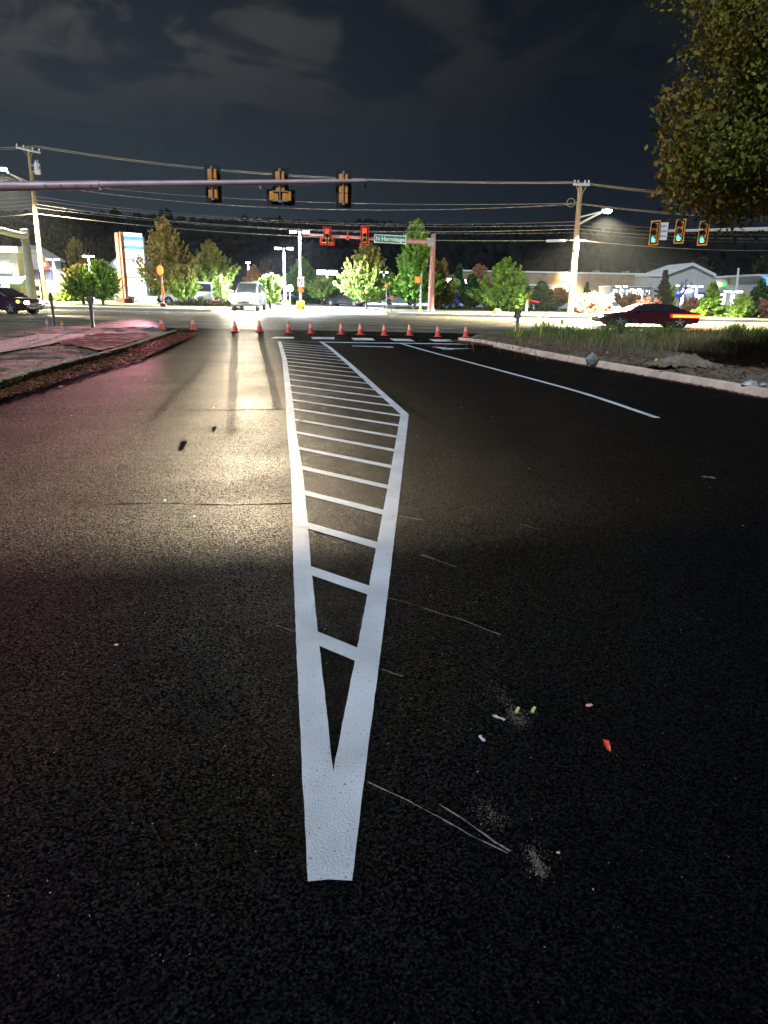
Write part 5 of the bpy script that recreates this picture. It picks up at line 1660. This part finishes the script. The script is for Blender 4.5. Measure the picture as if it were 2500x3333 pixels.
# red beacon on its pole
p = Q(533, 1000, 58)
t = thing('beacon_pole', 'slim pole with glowing red orange beacon beside the pylon sign', 'signal', (p.x, 58, 0))
zt = Z_at(524, 857, 58)
MB().tube([(0, 0, 0), (0, 0, zt)], [.09, .06], 10).build('pole', M['red_lit_steel'], t, smooth=True)
MB().box(-.2, .2, -.2, .2, 0, .38).build('base', M['maroon_dark'], t, bevel=.03)
zb_ = Z_at(530, 880, 58)
h_ = MB().box(-.2, .2, -.22, .1, zb_ - .36, zb_ + .36).build('housing', M['black'], t, bevel=.03)
MB().ball((.0, -.25, zb_), .30, 16, 10, (.85, .4, 1.2)).build('lens', M['beacon'], h_, smooth=True)
MB().box(-.02, .16, -.18, -.06, Z_at(530, 960, 58) - .1, Z_at(530, 930, 58)).build('sign_plate', M['orange_sign'], t)
BEACON = t
tg = G(215, 1125) - (Vector((p.x, 58, 0)) + Vector((0, -.5, zb_)))
spot(t, (0, -.5, zb_), tg, 150000, (1.0, .36, .44), 8.0, .95, .2)  # added narrow pink spot, tints the footpath and left asphalt

# pylon sign
YP = 70
p = Q(440, 986, YP)
t = thing('pylon_sign', 'tall brown red pylon sign with brightly lit shop panels', 'sign', (p.x, YP, 0), R(46))
zt = Z_at(425, 758, YP); W_, D_ = 1.0, .60
for k, (y0, y1, off) in enumerate(((-D_, -D_ * .42, 0), (-D_ * .30, D_ * .30, -.05), (D_ * .42, D_, 0))):
    MB().box(-W_ - .18 + off, -W_ + .12, y0, y1, .55, zt - .02 * k).build('column', M['maroon'], t, bevel=.02)
for y0 in (-D_ * .42, D_ * .30): MB().box(-W_ - .12, -W_ + .02, y0 + .01, y0 + D_ * .12 - .01, .55, zt - .1).build('reveal', M['trim'], t)
MB().box(W_ - .02, W_ + .14, -D_, D_, .55, zt - .3).build('column', M['trim'], t, bevel=.02)
MB().box(-W_ + .12, W_ - .02, -D_ * .8, D_ * .8, .9, zt - .05).build('cabinet', M['pole_paint'], t)
def zf(f): return .55 + (zt - .55) * (1 - f)
for f0, f1, mm in ((.003, .055, 'sign_white'), (.060, .115, 'sign_cyan'), (.117, .195, 'sign_white'), (.197, .243, 'sign_cyan'), (.247, .394, 'sign_white'), (.397, .408, 'sign_magenta'),
                   (.412, .664, 'sign_white'), (.667, .684, 'sign_blue'), (.688, .962, 'sign_white')):
    z1, z0 = zf(f0), zf(f1)
    for sy in (-1, 1): MB().box(-W_ + .15, W_ - .05, min(sy * D_ * .8, sy * (D_ * .8 + .06)), max(sy * D_ * .8, sy * (D_ * .8 + .06)), z0, z1).build('lit_panel', M[mm], t, bevel=.02)
MB().box(-.24, .02, -D_ * .8 - .075, -D_ * .8 - .061, zf(.45), zf(.412)).build('lit_logo', M['sign_magenta'], t)
for k in range(6):
    MB().box(-.55 + k * .2, -.45 + k * .2, -D_ * .8 - .07, -D_ * .8 - .061, zf(.93), zf(.918)).build('small_print', M['grey_ink'], t)
MB().box(-W_ - .45, -W_ + .35, -D_ - .2, D_ + .2, 0, .55).build('plinth', M['maroon_dark'], t)
pl_ = thing('stone_planter', 'low pale stone planter at the foot of the pylon sign', 'planter', Q(468, 986, YP - .6) * 1.0, R(38))
pl_.location.z = 0
rr = random.Random(2)
ms = MB().box(-.5, .5, -.16, .16, -.10, .10).mesh('stone_block', M['trim'])
for row in range(4):
    for k in range(4):
        o = link('stone_block', ms, pl_, (-.75 + k * .5 + (.12 if row % 2 else 0), -.55 + rr.uniform(-.02, .02), .1 + row * .2)); o.scale = (.48, 1, .95)
MB().box(-.98, 1.1, -.38, .9, 0.0, .72).build('core', M['stone'], pl_)

# ------------------------------------------------------------------ sign posts and stakes on the near verges
def u_post(label, px, top, base, Y, w, plate_px, mm):
    p = G(px[1], base)
    zt_ = Q(px[0], top, p.y).z
    t = thing('sign_post', label, 'sign post', (p.x, p.y, 0.12))
    post = MB()
    for s_ in (-1, 1): post.box(s_ * w - .012, s_ * w + .012, -.03, .03, -.2, zt_ - .12)
    post.box(-w, w, .02, .035, -.2, zt_ - .125); post.build('post', M['steel'], t)
    z0, z1 = Q(px[0], plate_px[1], p.y).z - .12, Q(px[0], plate_px[0], p.y).z - .12
    ws = plate_px[2]
    MB().prism([(-ws, z0 + .08), (-ws * .5, z0), (ws * .5, z0), (ws, z0 + .08), (ws, z1 - .08), (ws * .5, z1), (-ws * .5, z1), (-ws, z1 - .08)], .04, .055, 'y').build('sign_plate', M[mm], t)
    return t


u_post('channel post with red sign edge, left of the two on the left verge', (170, 178), 952, 1060, 0, .035, (955, 985, .09), 'red_sign').rotation_euler = (0, R(-1), R(35))
u_post('channel post with dark red sign back nearest the left kerb', (297, 304), 963, 1083, 0, .045, (964, 992, .11), 'red_sign').rotation_euler = (0, 0, R(12))
u_post('leaning channel post with rust red sign at the right verge corner', (1686, 1679), 1002, 1106, 0, .045, (1004, 1040, .13), 'red_sign').rotation_euler = (0, R(2), R(15))
t = thing('yellow_ribbon', 'yellow marking ribbon tangled round the right channel post foot', 'ribbon', G(1682, 1104, .2))
rr = random.Random(6)
for k in range(5):
    mb = MB(); pts = [Vector((0, 0, 0))]
    for i in range(5): pts.append(pts[-1] + Vector((rr.uniform(-.12, .12), rr.uniform(-.1, .05), rr.uniform(-.03, .16))))
    mb.tube(pts, .012, 4); mb.build('strand', M['tape'], t)
for lab, px, py, h_ in (('yellow grass stem marker beside the channel post', 1757, 1100, .5), ('tall yellow marker stem in the right weeds', 1818, 1103, .62)):
    q = G(px, py, .2); t = thing('plant_marker', lab, 'marker', q)
    MB().tube([(0, 0, -.1), (.03, 0, h_ * .6), (.07, 0, h_)], .014, 5).build('stem', M['tape'], t); MB().box(.02, .12, -.01, .01, h_ * .75, h_).build('flag', M['tape'], t)
for lab, px, top, base, mm in (('thin stake with pink flag on the left verge', 157, 1037, 1086, 'flag_pink'), ('thin stake with orange leaf shaped flag on the left verge', 205, 1043, 1086, 'flag_orange')):
    q = G(px, base, .17); h_ = Q(px, top, q.y).z - .17
    t = thing('marker_stake', lab, 'marker stake', q)
    MB().tube([(0, 0, -.1), (0, 0, h_ * .8)], .011, 5).build('stake', M['pole_paint'], t)
    MB().prism([(-.035, h_ * .62), (.035, h_ * .62), (.05, h_ * .76), (0, h_), (-.05, h_ * .76)], -.008, .008, 'y').build('flag', M[mm], t)
q = G(494, 1078, .12); t = thing('marker_flag', 'small blue marker flag left of the first cone', 'marker flag', q, R(15))
MB().tube([(0, 0, -.05), (0, 0, .12)], .006, 4).build('wire', M['steel'], t); MB().box(-.01, .10, -.004, .004, .03, .15).build('flag', M['flag_blue'], t)

# ------------------------------------------------------------------ traffic cones
def make_cone():
    t = thing('traffic_cone', '', 'traffic cone', (0, 0, 0), 0, 'traffic cones across the end of the side road')
    MB().box(-.14, .14, -.14, .14, 0, .025).build('foot', M['cone_base'], t, bevel=.012)
    MB().lathe([(.105, .025), (.100, .04), (.038, .40), (.030, .415), (.022, .415), (.020, .39)], 18).build('body', M['cone'], t, smooth=True)
    MB().lathe([(.0742, .205), (.0475, .36)], 18).build('reflective_collar', M['cone_white'], t, smooth=True)
    return t


cone = make_cone()
CONES = [(526, 1072, 'leftmost traffic cone, beside the blue marker flag'), (628, 1073, 'second cone from the left, clear of the headlamp glare'), (765, 1080, 'cone directly below the left headlamp glare'),
         (844, 1079, 'cone directly below the right headlamp glare'), (939, 1083, 'cone below the shorter lamp post'), (1012, 1085, 'cone just right of the keep right sign'),
         (1111, 1088, 'cone below the red cluster signal, close to the next one'), (1173, 1089, 'cone below the broad green tree'), (1251, 1092, 'cone fourth from the right end of the row'),
         (1333, 1092, 'cone below the tallest green tree'), (1425, 1096, 'second cone from the right kerb'), (1516, 1097, 'rightmost cone, closest to the right kerb tip')]
for i, (px, py, lab) in enumerate(CONES):
    c = cone if i == 0 else copy_tree(cone)
    c['label'] = lab
    c.location = G(px, py, 0.0); c.location.z = 0.001; c.rotation_euler = (0, 0, random.uniform(-.4, .4))


# ------------------------------------------------------------------ cars
KIND = {
    'sedan': dict(body=[(-2.36, .42, .62, .70), (-2.30, .30, .90, .83), (-1.9, .22, .97, .9), (-1.1, .2, .98, .91), (0, .2, .97, .91), (.95, .2, .95, .91), (1.6, .2, .87, .90), (2.1, .22, .78, .84), (2.34, .32, .60, .72)],
                  cab=[(-1.85, .95, .96, .80, .72), (-1.0, .95, 1.39, .86, .64), (-.2, .95, 1.45, .88, .64), (.35, .95, 1.39, .87, .64), (1.2, .93, .945, .82, .74)], wheel=(.325, -1.38, 1.42)),
    'suv': dict(body=[(-2.30, .45, .80, .78), (-2.25, .34, 1.02, .88), (-1.6, .28, 1.06, .93), (0, .27, 1.06, .94), (.9, .27, 1.05, .94), (1.6, .27, 1.0, .92), (2.15, .3, .92, .86), (2.32, .42, .70, .76)],
                cab=[(-2.2, 1.04, 1.06, .84, .76), (-1.9, 1.04, 1.62, .88, .68), (-.4, 1.04, 1.72, .90, .70), (.35, 1.04, 1.66, .89, .68), (1.15, 1.03, 1.05, .84, .76)], wheel=(.37, -1.38, 1.40)),
    'van': dict(body=[(-2.75, .45, .9, .85), (-2.7, .35, 1.15, .96), (-1.6, .3, 1.18, 1.0), (.5, .3, 1.18, 1.0), (1.6, .3, 1.16, .98), (2.3, .3, 1.05, .92), (2.6, .42, .75, .8)],
                cab=[(-2.72, 1.16, 1.2, .94, .86), (-2.6, 1.16, 2.1, .97, .82), (-.6, 1.16, 2.2, .98, .83), (1.0, 1.16, 2.1, .96, .8), (2.0, 1.12, 1.16, .9, .8)], wheel=(.37, -1.65, 1.65)),
}
M['pane_dark'] = M['glass']


def car(label, loc, rotz, paint, kind, lights=None, rim='chrome', group=None, glass=None, cat='car', detail=True):
    K = KIND[kind]
    t = thing('parked_car' if group else 'car', label, cat, loc, rotz, group)
    b = MB()
    n = len(K['body'])
    ring = lambda x, zb, zt, w: [(x, -w * .90, zb), (x, -w, zb + .10), (x, -w, (zb + zt) / 2 + .06), (x, -w * .97, zt - .06), (x, -w * .88, zt), (x, w * .88, zt), (x, w * .97, zt - .06), (x, w, (zb + zt) / 2 + .06), (x, w, zb + .10), (x, w * .90, zb)]
    for st in K['body']: b.v += ring(*st)
    for i in range(n - 1):
        for k in range(10): a, c = i * 10 + k, i * 10 + (k + 1) % 10; b.f.append((a, c, c + 10, a + 10))
    b.f.append(tuple(range(10))); b.f.append(tuple(range((n - 1) * 10, n * 10)))
    body = b.build('body', paint, t, smooth=True)
    c = MB(); cab = K['cab']
    for x, zb, zt, wb, wt in cab: c.v += [(x, -wb, zb), (x, -wt, zt), (x, wt, zt), (x, wb, zb)]
    for i in range(len(cab) - 1):
        for k in range(3): a = i * 4 + k; c.f.append((a, a + 1, a + 5, a + 4))
    c.build('cabin', paint, t, smooth=False, bevel=.03)
    gm = glass or M['glass']
    def P(i, s, side):            # point on cabin side, s from sill to roof
        x, zb, zt, wb, wt = cab[i]; return Vector((x, side * (wb + (wt - wb) * s), zb + (zt - zb) * s))
    for side in (-1, 1):
        for i in range(1, len(cab) - 2):
            q = [P(i, .12, side), P(i + 1, .12, side), P(i + 1, .88, side), P(i, .88, side)]; ctr = sum(q, Vector()) / 4
            q = [ctr + (v - ctr) * .93 + Vector((0, side * .022, 0)) for v in q]
            MB().quad(*q).build('side_window', gm, t, fix=False)
        for i, j in ((0, 1), (len(cab) - 1, len(cab) - 2)):
            q = [P(j, .14, side), P(j, .86, side), P(i, .5, side).lerp(P(j, .14, side), .25)]; q = [v + Vector((0, side * .022, 0)) for v in q]
            MB().quad(*q).build('side_window', gm, t, fix=False)
    for nm, i, j in (('rear_window', 0, 1), ('windscreen', len(cab) - 1, len(cab) - 2)):
        q = [P(i, 1, -1), P(j, 1, -1), P(j, 1, 1), P(i, 1, 1)]; ctr = sum(q, Vector()) / 4
        nrm = (q[1] - q[0]).cross(q[2] - q[1]).normalized(); nrm = nrm if nrm.z > 0 else -nrm
        q = [ctr + (v - ctr) * .88 + nrm * .02 for v in q]; MB().quad(*q).build(nm, gm, t, fix=False)
    wr, xr_, xf_ = K['wheel']
    for x in (xr_, xf_):
        for side in (-1, 1):
            w = max(s_[3] for s_ in K['body'])
            wh = bpy.data.objects.new('wheel', None); COL.objects.link(wh); wh.parent = t; wh.location = (x, side * (w - .10), wr)
            MB().tube([(0, -.125 * side, 0), (0, .03 * side, 0), (0, .11 * side, 0), (0, .122 * side, 0)], [wr, wr, wr * .97, wr * .86], 22).build('tyre', M['rubber'], wh, smooth=True)
            rm = MB().tube([(0, .118 * side, 0), (0, .126 * side, 0)], wr * .22, 12)
            for k in range(5):
                th = 2 * math.pi * k / 5 + .3
                d = Vector((math.cos(th), 0, math.sin(th))); e = Vector((-math.sin(th), 0, math.cos(th)))
                y0 = Vector((0, .127 * side, 0))
                rm.add([y0 + d * wr * .15 - e * .03, y0 + d * wr * .66 - e * .05, y0 + d * wr * .66 + e * .05, y0 + d * wr * .15 + e * .03], [(0, 1, 2, 3)])
            rm.build('rim', M[rim], wh, fix=False)
            MB().tube([(x, side * (w - .2), wr + .02), (x, side * (w + .004), wr + .02)], wr * 1.16, 22).build('wheel_arch', M['black'], t)
    xf, xb = K['body'][-1][0], K['body'][0][0]
    zf_, zr_2 = K['body'][-2][2], K['body'][1][2]
    L_ = lights or {}
    for side in (-1, 1):
        hs = L_.get('size', 1.0)
        MB().ball((xf - .09, side * .60, zf_ - .15), .17, 12, 8, (.75, 1.1 * hs, .55 * hs)).build('headlight', M[L_.get('head', 'trim')], t, smooth=True)
        MB().box(xb - .012, xb + L_.get('taillen', .28), min(side * .36, side * .935), max(side * .36, side * .935), zr_2 - .27, zr_2 - .11).build('taillight', M[L_.get('tail', 'red_sign')], t, bevel=.02)
    MB().box(xf - .22, xf + .03, -.62, .62, .30, .44).build('bumper', M['black'], t, bevel=.04)
    MB().box(xf - .10, xf + .012, -.42, .42, .47, .58).build('grille', M['black'], t, bevel=.02)
    for side in (-1, 1):
        cx0 = cab[-2][0] + .35
        MB().ball((cx0, side * (K['body'][3][3] + .09), cab[0][1] + .12), .10, 8, 6, (.6, 1, .7)).build('mirror', paint, t, smooth=True)
    return t


P_dark = paintcar('dark plum paint', (0.030, 0.012, 0.020)); P_black = paintcar('black paint', (.012, .012, .016)); P_white = paintcar('white paint', (.75, .77, .80))
P_plum = paintcar('dark maroon paint', (.07, .012, .018)); P_pearl = paintcar('pearl paint', (.30, .30, .30)); P_blue = paintcar('blue paint', (.02, .06, .42)); P_silver = paintcar('silver paint', (.38, .40, .42)); P_red = paintcar('dark red paint', (.10, .01, .015)); P_grey = paintcar('grey paint', (.10, .11, .13))

# oncoming pickup with blinding lamps: its low beams end in a sharp cut-off line on the asphalt four metres away
cxp = Q(797, 985, 56)
pk = car('white car with blinding headlamps waiting in the entrance drive', (cxp.x, 57.9, 0), R(-88.5), P_pearl, 'suv', dict(head='head_lens', size=2.4))
pk.scale = (1.22, 1.08, 1.22)
FRONT = -1.0
HEAD_W = 1.5e5


def beam(light, dip, aim):
    """low-beam pattern: sharp cut-off at the dip angle, brightest just below it, fading towards the bonnet and to the sides"""
    light.use_nodes = True
    nt = light.node_tree; N, L = nt.nodes, nt.links
    em = next(n for n in N if n.type == 'EMISSION')
    ge = N.new('ShaderNodeNewGeometry'); sp = N.new('ShaderNodeSeparateXYZ'); L.new(ge.outputs['Incoming'], sp.inputs[0])

    def m(op, a, b=None, c=None):
        n = N.new('ShaderNodeMath'); n.operation = op
        for i, q in enumerate((a, b, c)):
            if q is None: continue
            if isinstance(q, (int, float)): n.inputs[i].default_value = q
            else: L.new(q, n.inputs[i])
        return n.outputs[0]
    hor = m('SQRT', m('ADD', m('MULTIPLY', sp.outputs[0], sp.outputs[0]), m('MULTIPLY', sp.outputs[1], sp.outputs[1])))
    t = m('DIVIDE', m('ABSOLUTE', sp.outputs[2]), hor)
    t0 = math.tan(dip)
    fall = m('MAXIMUM', m('POWER', m('DIVIDE', t0, m('MAXIMUM', t, t0)), 5.0), 0.04)
    cut = N.new('ShaderNodeMapRange'); L.new(t, cut.inputs[0]); cut.inputs[1].default_value = t0 * .992; cut.inputs[2].default_value = t0 * 1.010
    az = m('ARCTAN2', m('ABSOLUTE', sp.outputs[0]), m('ABSOLUTE', sp.outputs[1]))
    dz = m('SUBTRACT', az, aim)
    front = m('GREATER_THAN', m('MULTIPLY', sp.outputs[1], FRONT), 0.0)
    below = m('GREATER_THAN', m('MULTIPLY', sp.outputs[2], FRONT), 0.0)
    side = m('MULTIPLY', m('MULTIPLY', front, below), m('ADD', m('MULTIPLY', m('EXPONENT', m('MULTIPLY', m('MULTIPLY', dz, dz), -1 / R(3.5) ** 2)), .88), .12))
    L.new(m('MULTIPLY', m('MULTIPLY', fall, cut.outputs[0]), side), em.inputs['Strength'])


for px in (766, 826):
    h_ = Q(px, 968, 55.0)
    b_ = bpy.data.lights.new('lamp_light', 'POINT'); b_.energy = HEAD_W; b_.color = (1.0, .80, .52); b_.shadow_soft_size = .003
    ob = bpy.data.objects.new('lamp_light', b_); COL.objects.link(ob)
    cut = Vector((-2.4, 4.0, 0.0)) - h_
    beam(b_, math.atan2(-cut.z, Vector((cut.x, cut.y)).length), abs(math.atan2(cut.x, -cut.y)))
    ob.parent = pk
    bpy.context.view_layer.update()
    ob.matrix_world = Matrix.Translation(h_)

# dark sedan entering from the left, lamps lit
cl = car('dark plum sedan with lit lamps entering from the left edge', (Q(52, 1012, 41).x - 1.32, 42.0, 0), R(-14), P_dark, 'sedan', dict(head='head_soft'))
MB().ball((1.90, -.86, .68), .10, 8, 6, (1.2, .5, .9)).build('side_marker', M['amber'], cl, smooth=True)
MB().ball((2.22, -.66, .42), .10, 8, 6, (.8, 1.2, .6)).build('fog_lamp', M['head_soft'], cl, smooth=True)
spot(cl, (2.5, -.6, .62), (1, -.05, -.10), 9000, (1, .95, .85), 50, .5, .06)
# dark car passing on the right, going left; taillight lengthened into its streak of light
a_, b_ = G(1936, 1058), G(2262, 1062)
cr = car('dark car passing on the right with white headlamp and red taillight drawn out as a light streak', (Q(2096, 1050, 40.5).x, 40.5, 0), R(181.5), P_plum, 'sedan', dict(head='head_soft', tail='tail_streak', taillen=1.35))
for sd_ in (-1, 1): MB().box(-2.36, -.90, min(sd_ * .5, sd_ * .925), max(sd_ * .5, sd_ * .925), .60, .84).build('streak_halo', M['tail_halo'], cr, bevel=.02)  # glowing box added as the red halo of the light streak
cr.scale = (1.16, 1.0, .86)
spot(cr, (2.45, .55, .62), (1, .1, -.10), 15000, (1, .96, .9), 70, .5, .06)
spot(cr, (-1.9, 1.1, .75), (-.3, 1, -.35), 900, (1, .08, .02), 130, .6, .2)

# parked cars
CARS = [('white van parked behind the clipped hedges', 618, 990, 70, 172, P_white, 'van'), ('white car beyond the white van roofline', 690, 975, 84, 8, P_white, 'suv'),
        ('dark car with red tail lamps leaving under the broad tree', 1125, 992, 82, 160, P_black, 'sedan'), ('silver car behind the lamp post, near the round sign', 925, 985, 96, 80, P_silver, 'suv'),
        ('grey car parked left of the row behind the yellow tree', 1468, 990, 80, 20, P_grey, 'suv'), ('blue car parked between the evergreen trunks', 1512, 992, 80, 8, P_blue, 'sedan'),
        ('white car parked beneath the dark conical tree', 1560, 994, 80, 5, P_white, 'sedan'), ('silver car half hidden by the big bright tree', 1668, 995, 82, 10, P_silver, 'sedan'),
        ('blue pickup sized car right of the leaning channel post', 1738, 992, 80, 175, P_blue, 'suv'), ('white car parked under the rusty orange tree', 1806, 996, 78, 3, P_white, 'sedan'),
        ('white car parked right against the utility pole base', 1874, 992, 84, 178, P_white, 'sedan'), ('dim silver car in the lot behind the stone wall', 330, 982, 84, 30, P_silver, 'sedan'),
        ('dark red car parked behind the pylon foot', 398, 980, 86, 10, P_red, 'sedan'), ('pale car in the lot beneath the tallest tree', 1300, 985, 100, 4, P_silver, 'sedan')]
for lab, px, py, Y, rz, pt, kd in CARS:
    q = Q(px, py, Y)
    lt_ = dict(tail='tail') if 'red tail' in lab else None
    car(lab, (q.x, Y, 0), R(rz), pt, kd, lt_, group='cars parked in the shop car park')
t = thing('barrier_arm', 'red barrier arm sloping behind the leaning channel post', 'barrier', Q(1716, 1008, 66))
t.location.z = 0
q = Q(1715, 975, 66) - Vector(t.location); q2 = Q(1755, 984, 66) - Vector(t.location)
MB().tube([q, q2], .06, 6).build('arm', M['red_light_and_paint'], t); MB().box(q.x - .12, q.x + .12, -.12, .12, 0, q.z).build('post', M['steel'], t)
for lab, px, py in (('yellow hydrant like cap on the lawn below the glowing tree', 1481, 1010), ('low yellow valve cover on the lawn left of the channel post', 1612, 1027), ('pair of yellow fittings beside the valve cover', 1622, 1027)):
    q = G(px, py); q.z = .14
    t = thing('valve_cover', lab, 'valve cover', q); MB().lathe([(.16, 0), (.16, .2), (.12, .32), (.03, .38)], 12).build('dome', M['tape'], t, smooth=True); MB().lathe([(.2, 0), (.2, .05)], 12).build('rim', M['yellow_conc'], t)

# ------------------------------------------------------------------ small things on the verges and the asphalt
def rock(label, loc, size, m, seed, name='rock', cat='rock', sq=(1, .8, .8)):
    rr = random.Random(seed)
    mb = MB().ball((0, 0, 0), 1, 7, 4)
    mb.v = [tuple(Vector((v[0] * sq[0], v[1] * sq[1], v[2] * sq[2])) * size * rr.uniform(.68, 1.15)) for v in mb.v]
    o = mb.build(name, M[m], loc=loc); tag(o, label, cat); return o


def vz(p): return Vector((p.x, p.y, float(zr(np.array([p.x]), np.array([p.y]))[0])))


rock('grey boulder on top of the right kerb line', vz(G(1928, 1168, .2)) + Vector((0, 0, .08)), .15, 'rock', 3, sq=(1, .7, 1.0))
rock('small pale stone right of the grey boulder', vz(G(1978, 1157, .2)) + Vector((0, 0, .02)), .05, 'rock', 4)
rock('little stone left of the dirt pile', vz(G(2025, 1178, .2)) + Vector((0, 0, .02)), .05, 'pile', 5)
rock('long pale slab in the grass at the right edge', vz(G(2470, 1120, .2)) + Vector((0, 0, .06)), .30, 'rock', 6, sq=(1.3, .5, .35))
rock('crumpled pale plastic bag by the kerb at far right', vz(G(2442, 1245, .2)) + Vector((0, 0, .05)), .12, 'bag', 7, 'plastic_bag', 'bag', (1.2, .8, .8))
rock('second smaller plastic scrap at the right frame edge', vz(G(2488, 1248, .2)) + Vector((0, 0, .03)), .07, 'bag', 8, 'plastic_bag', 'bag', (1.4, .8, .6))
q = vz(G(2144, 1178, .2))
t = thing('work_glove', 'small yellow and black glove lying left of the dirt pile', 'glove', q, R(10))
MB().ball((-.06, 0, .05), .045, 10, 6, (.8, .6, 1.1)).build('cuff', M['tape'], t, smooth=True)
gl = MB().ball((.02, 0, .035), .05, 10, 6, (1.2, .8, .6))
for k in range(4): gl.tube([(.05, -.03 + k * .02, .035), (.10 + .01 * (k % 2), -.035 + k * .024, .03)], [.013, .009], 6)
gl.build('palm', M['black'], t, smooth=True)
c = vz(G(2240, 1200, .2))
xs = np.arange(-1.15, 1.16, .04); ys = np.arange(-.7, .71, .04)
me = grid_mesh('dirt_pile', xs, ys, lambda x, y: .22 * np.exp(-((x + .12) / .62) ** 2 - (y / .34) ** 2) * (1 + .35 * fbm(x * 5, y * 5, 12)) + .05 * RNG.random(x.shape) - .06, M['pile'], lambda x, y: np.exp(-((x + .12) / .62) ** 2 - (y / .34) ** 2) > .16, smooth=False)
o = link('dirt_pile', me, None, (c.x + .25, c.y + .45, c.z)); tag(o, 'heap of crumbly pale dirt behind the right kerb', 'dirt pile')
rr = random.Random(14)
for k in range(7):
    q = Vector((c.x + rr.uniform(-.8, .5), c.y + rr.uniform(-.35, .2), c.z + .04))
    o = rock('crumb of dirt fallen from the pale dirt heap', q, rr.uniform(.03, .06), 'pile', 30 + k, 'dirt_crumb', 'dirt crumb'); o['group'] = 'crumbs around the dirt heap'
for lab, px, py, s_ in (('black forked dirt clod lit from behind on the left lane', 600, 1437, .036), ('smaller black dirt clod right of the forked one', 697, 1388, .026),
                        ('dark clod beside the upper gore bars', 978, 1368, .025)):
    g_ = G(px, py, .0)
    rock(lab, g_ + Vector((0, 0, s_ * .08)), s_, 'clod', int(px), 'dirt_clod', 'dirt clod', (1.2, .8, .22))
q = G(1976, 2428, .012)
mb = MB(); lf = [(0, -.03), (.016, -.008), (.02, .012), (.006, .026), (0, .034), (-.008, .02), (-.018, .008), (-.013, -.012)]
lf = [(x * .62, y * .8) for x, y in lf]
mb.add([(x, y, .012 * abs(x) / .02 + .006 * math.sin(y * 90)) for x, y in lf] + [(0, 0, 0)], [(i, (i + 1) % 8, 8) for i in range(8)])
o = mb.build('fallen_leaf', M['red_leaf'], loc=q); o.rotation_euler = (R(25), R(-15), R(20)); tag(o, 'single bright red fallen leaf on the dark asphalt at right', 'leaf')
M['tab'] = mat('green yellow reflector', (.62, .85, .25), .3)
for lab, px, py in (('left of two greenish reflective tabs on the dark asphalt', 1683, 2322), ('right of two greenish reflective tabs on the dark asphalt', 1735, 2321)):
    g_ = G(px, py, 0.0)
    t = thing('road_tab', lab, 'reflector', g_, R(-12))
    MB().box(-.018, .018, -.010, .010, 0.001, .004).build('foot', M['black'], t)
    MB().prism([(-.009, .004), (.003, .004), (.006, .018), (.010, .026), (.001, .03), (-.006, .018)], -.003, .003, 'y').build('fin', M['tab'], t)
for lab, px, py, s_ in (('pale chip lying alone on the near left asphalt', 378, 2100, .010), ('pale curled leaf on the right asphalt', 1917, 2298, .014), ('white fallen leaf by the left gutter', 199, 1260, .035), ('white stone chip at the lower right', 1817, 2777, .007)):
    g_ = G(px, py, 0.0)
    rock(lab, g_ + Vector((0, 0, s_ * .3)), s_, 'cone_white', int(px), 'stone_chip', 'stone chip', (1.1, .7, .4))

# ------------------------------------------------------------------ night haze round the lamps
HAZE = 0.00011
if HAZE:
    hm = bpy.data.materials.new('night haze'); hm.use_nodes = True
    nt = hm.node_tree; nt.nodes.clear()
    v = nt.nodes.new('ShaderNodeVolumePrincipled'); o_ = nt.nodes.new('ShaderNodeOutputMaterial')
    v.inputs['Color'].default_value = (.80, .84, .95, 1); v.inputs['Density'].default_value = HAZE; v.inputs['Anisotropy'].default_value = 0.3
    nt.links.new(v.outputs[0], o_.inputs['Volume'])
    mb = MB().box(-950, 950, -100, 1550, -1.2, 120)
    tag(mb.build('haze', hm), 'thin pale night haze over the whole junction', 'haze', kind='stuff')
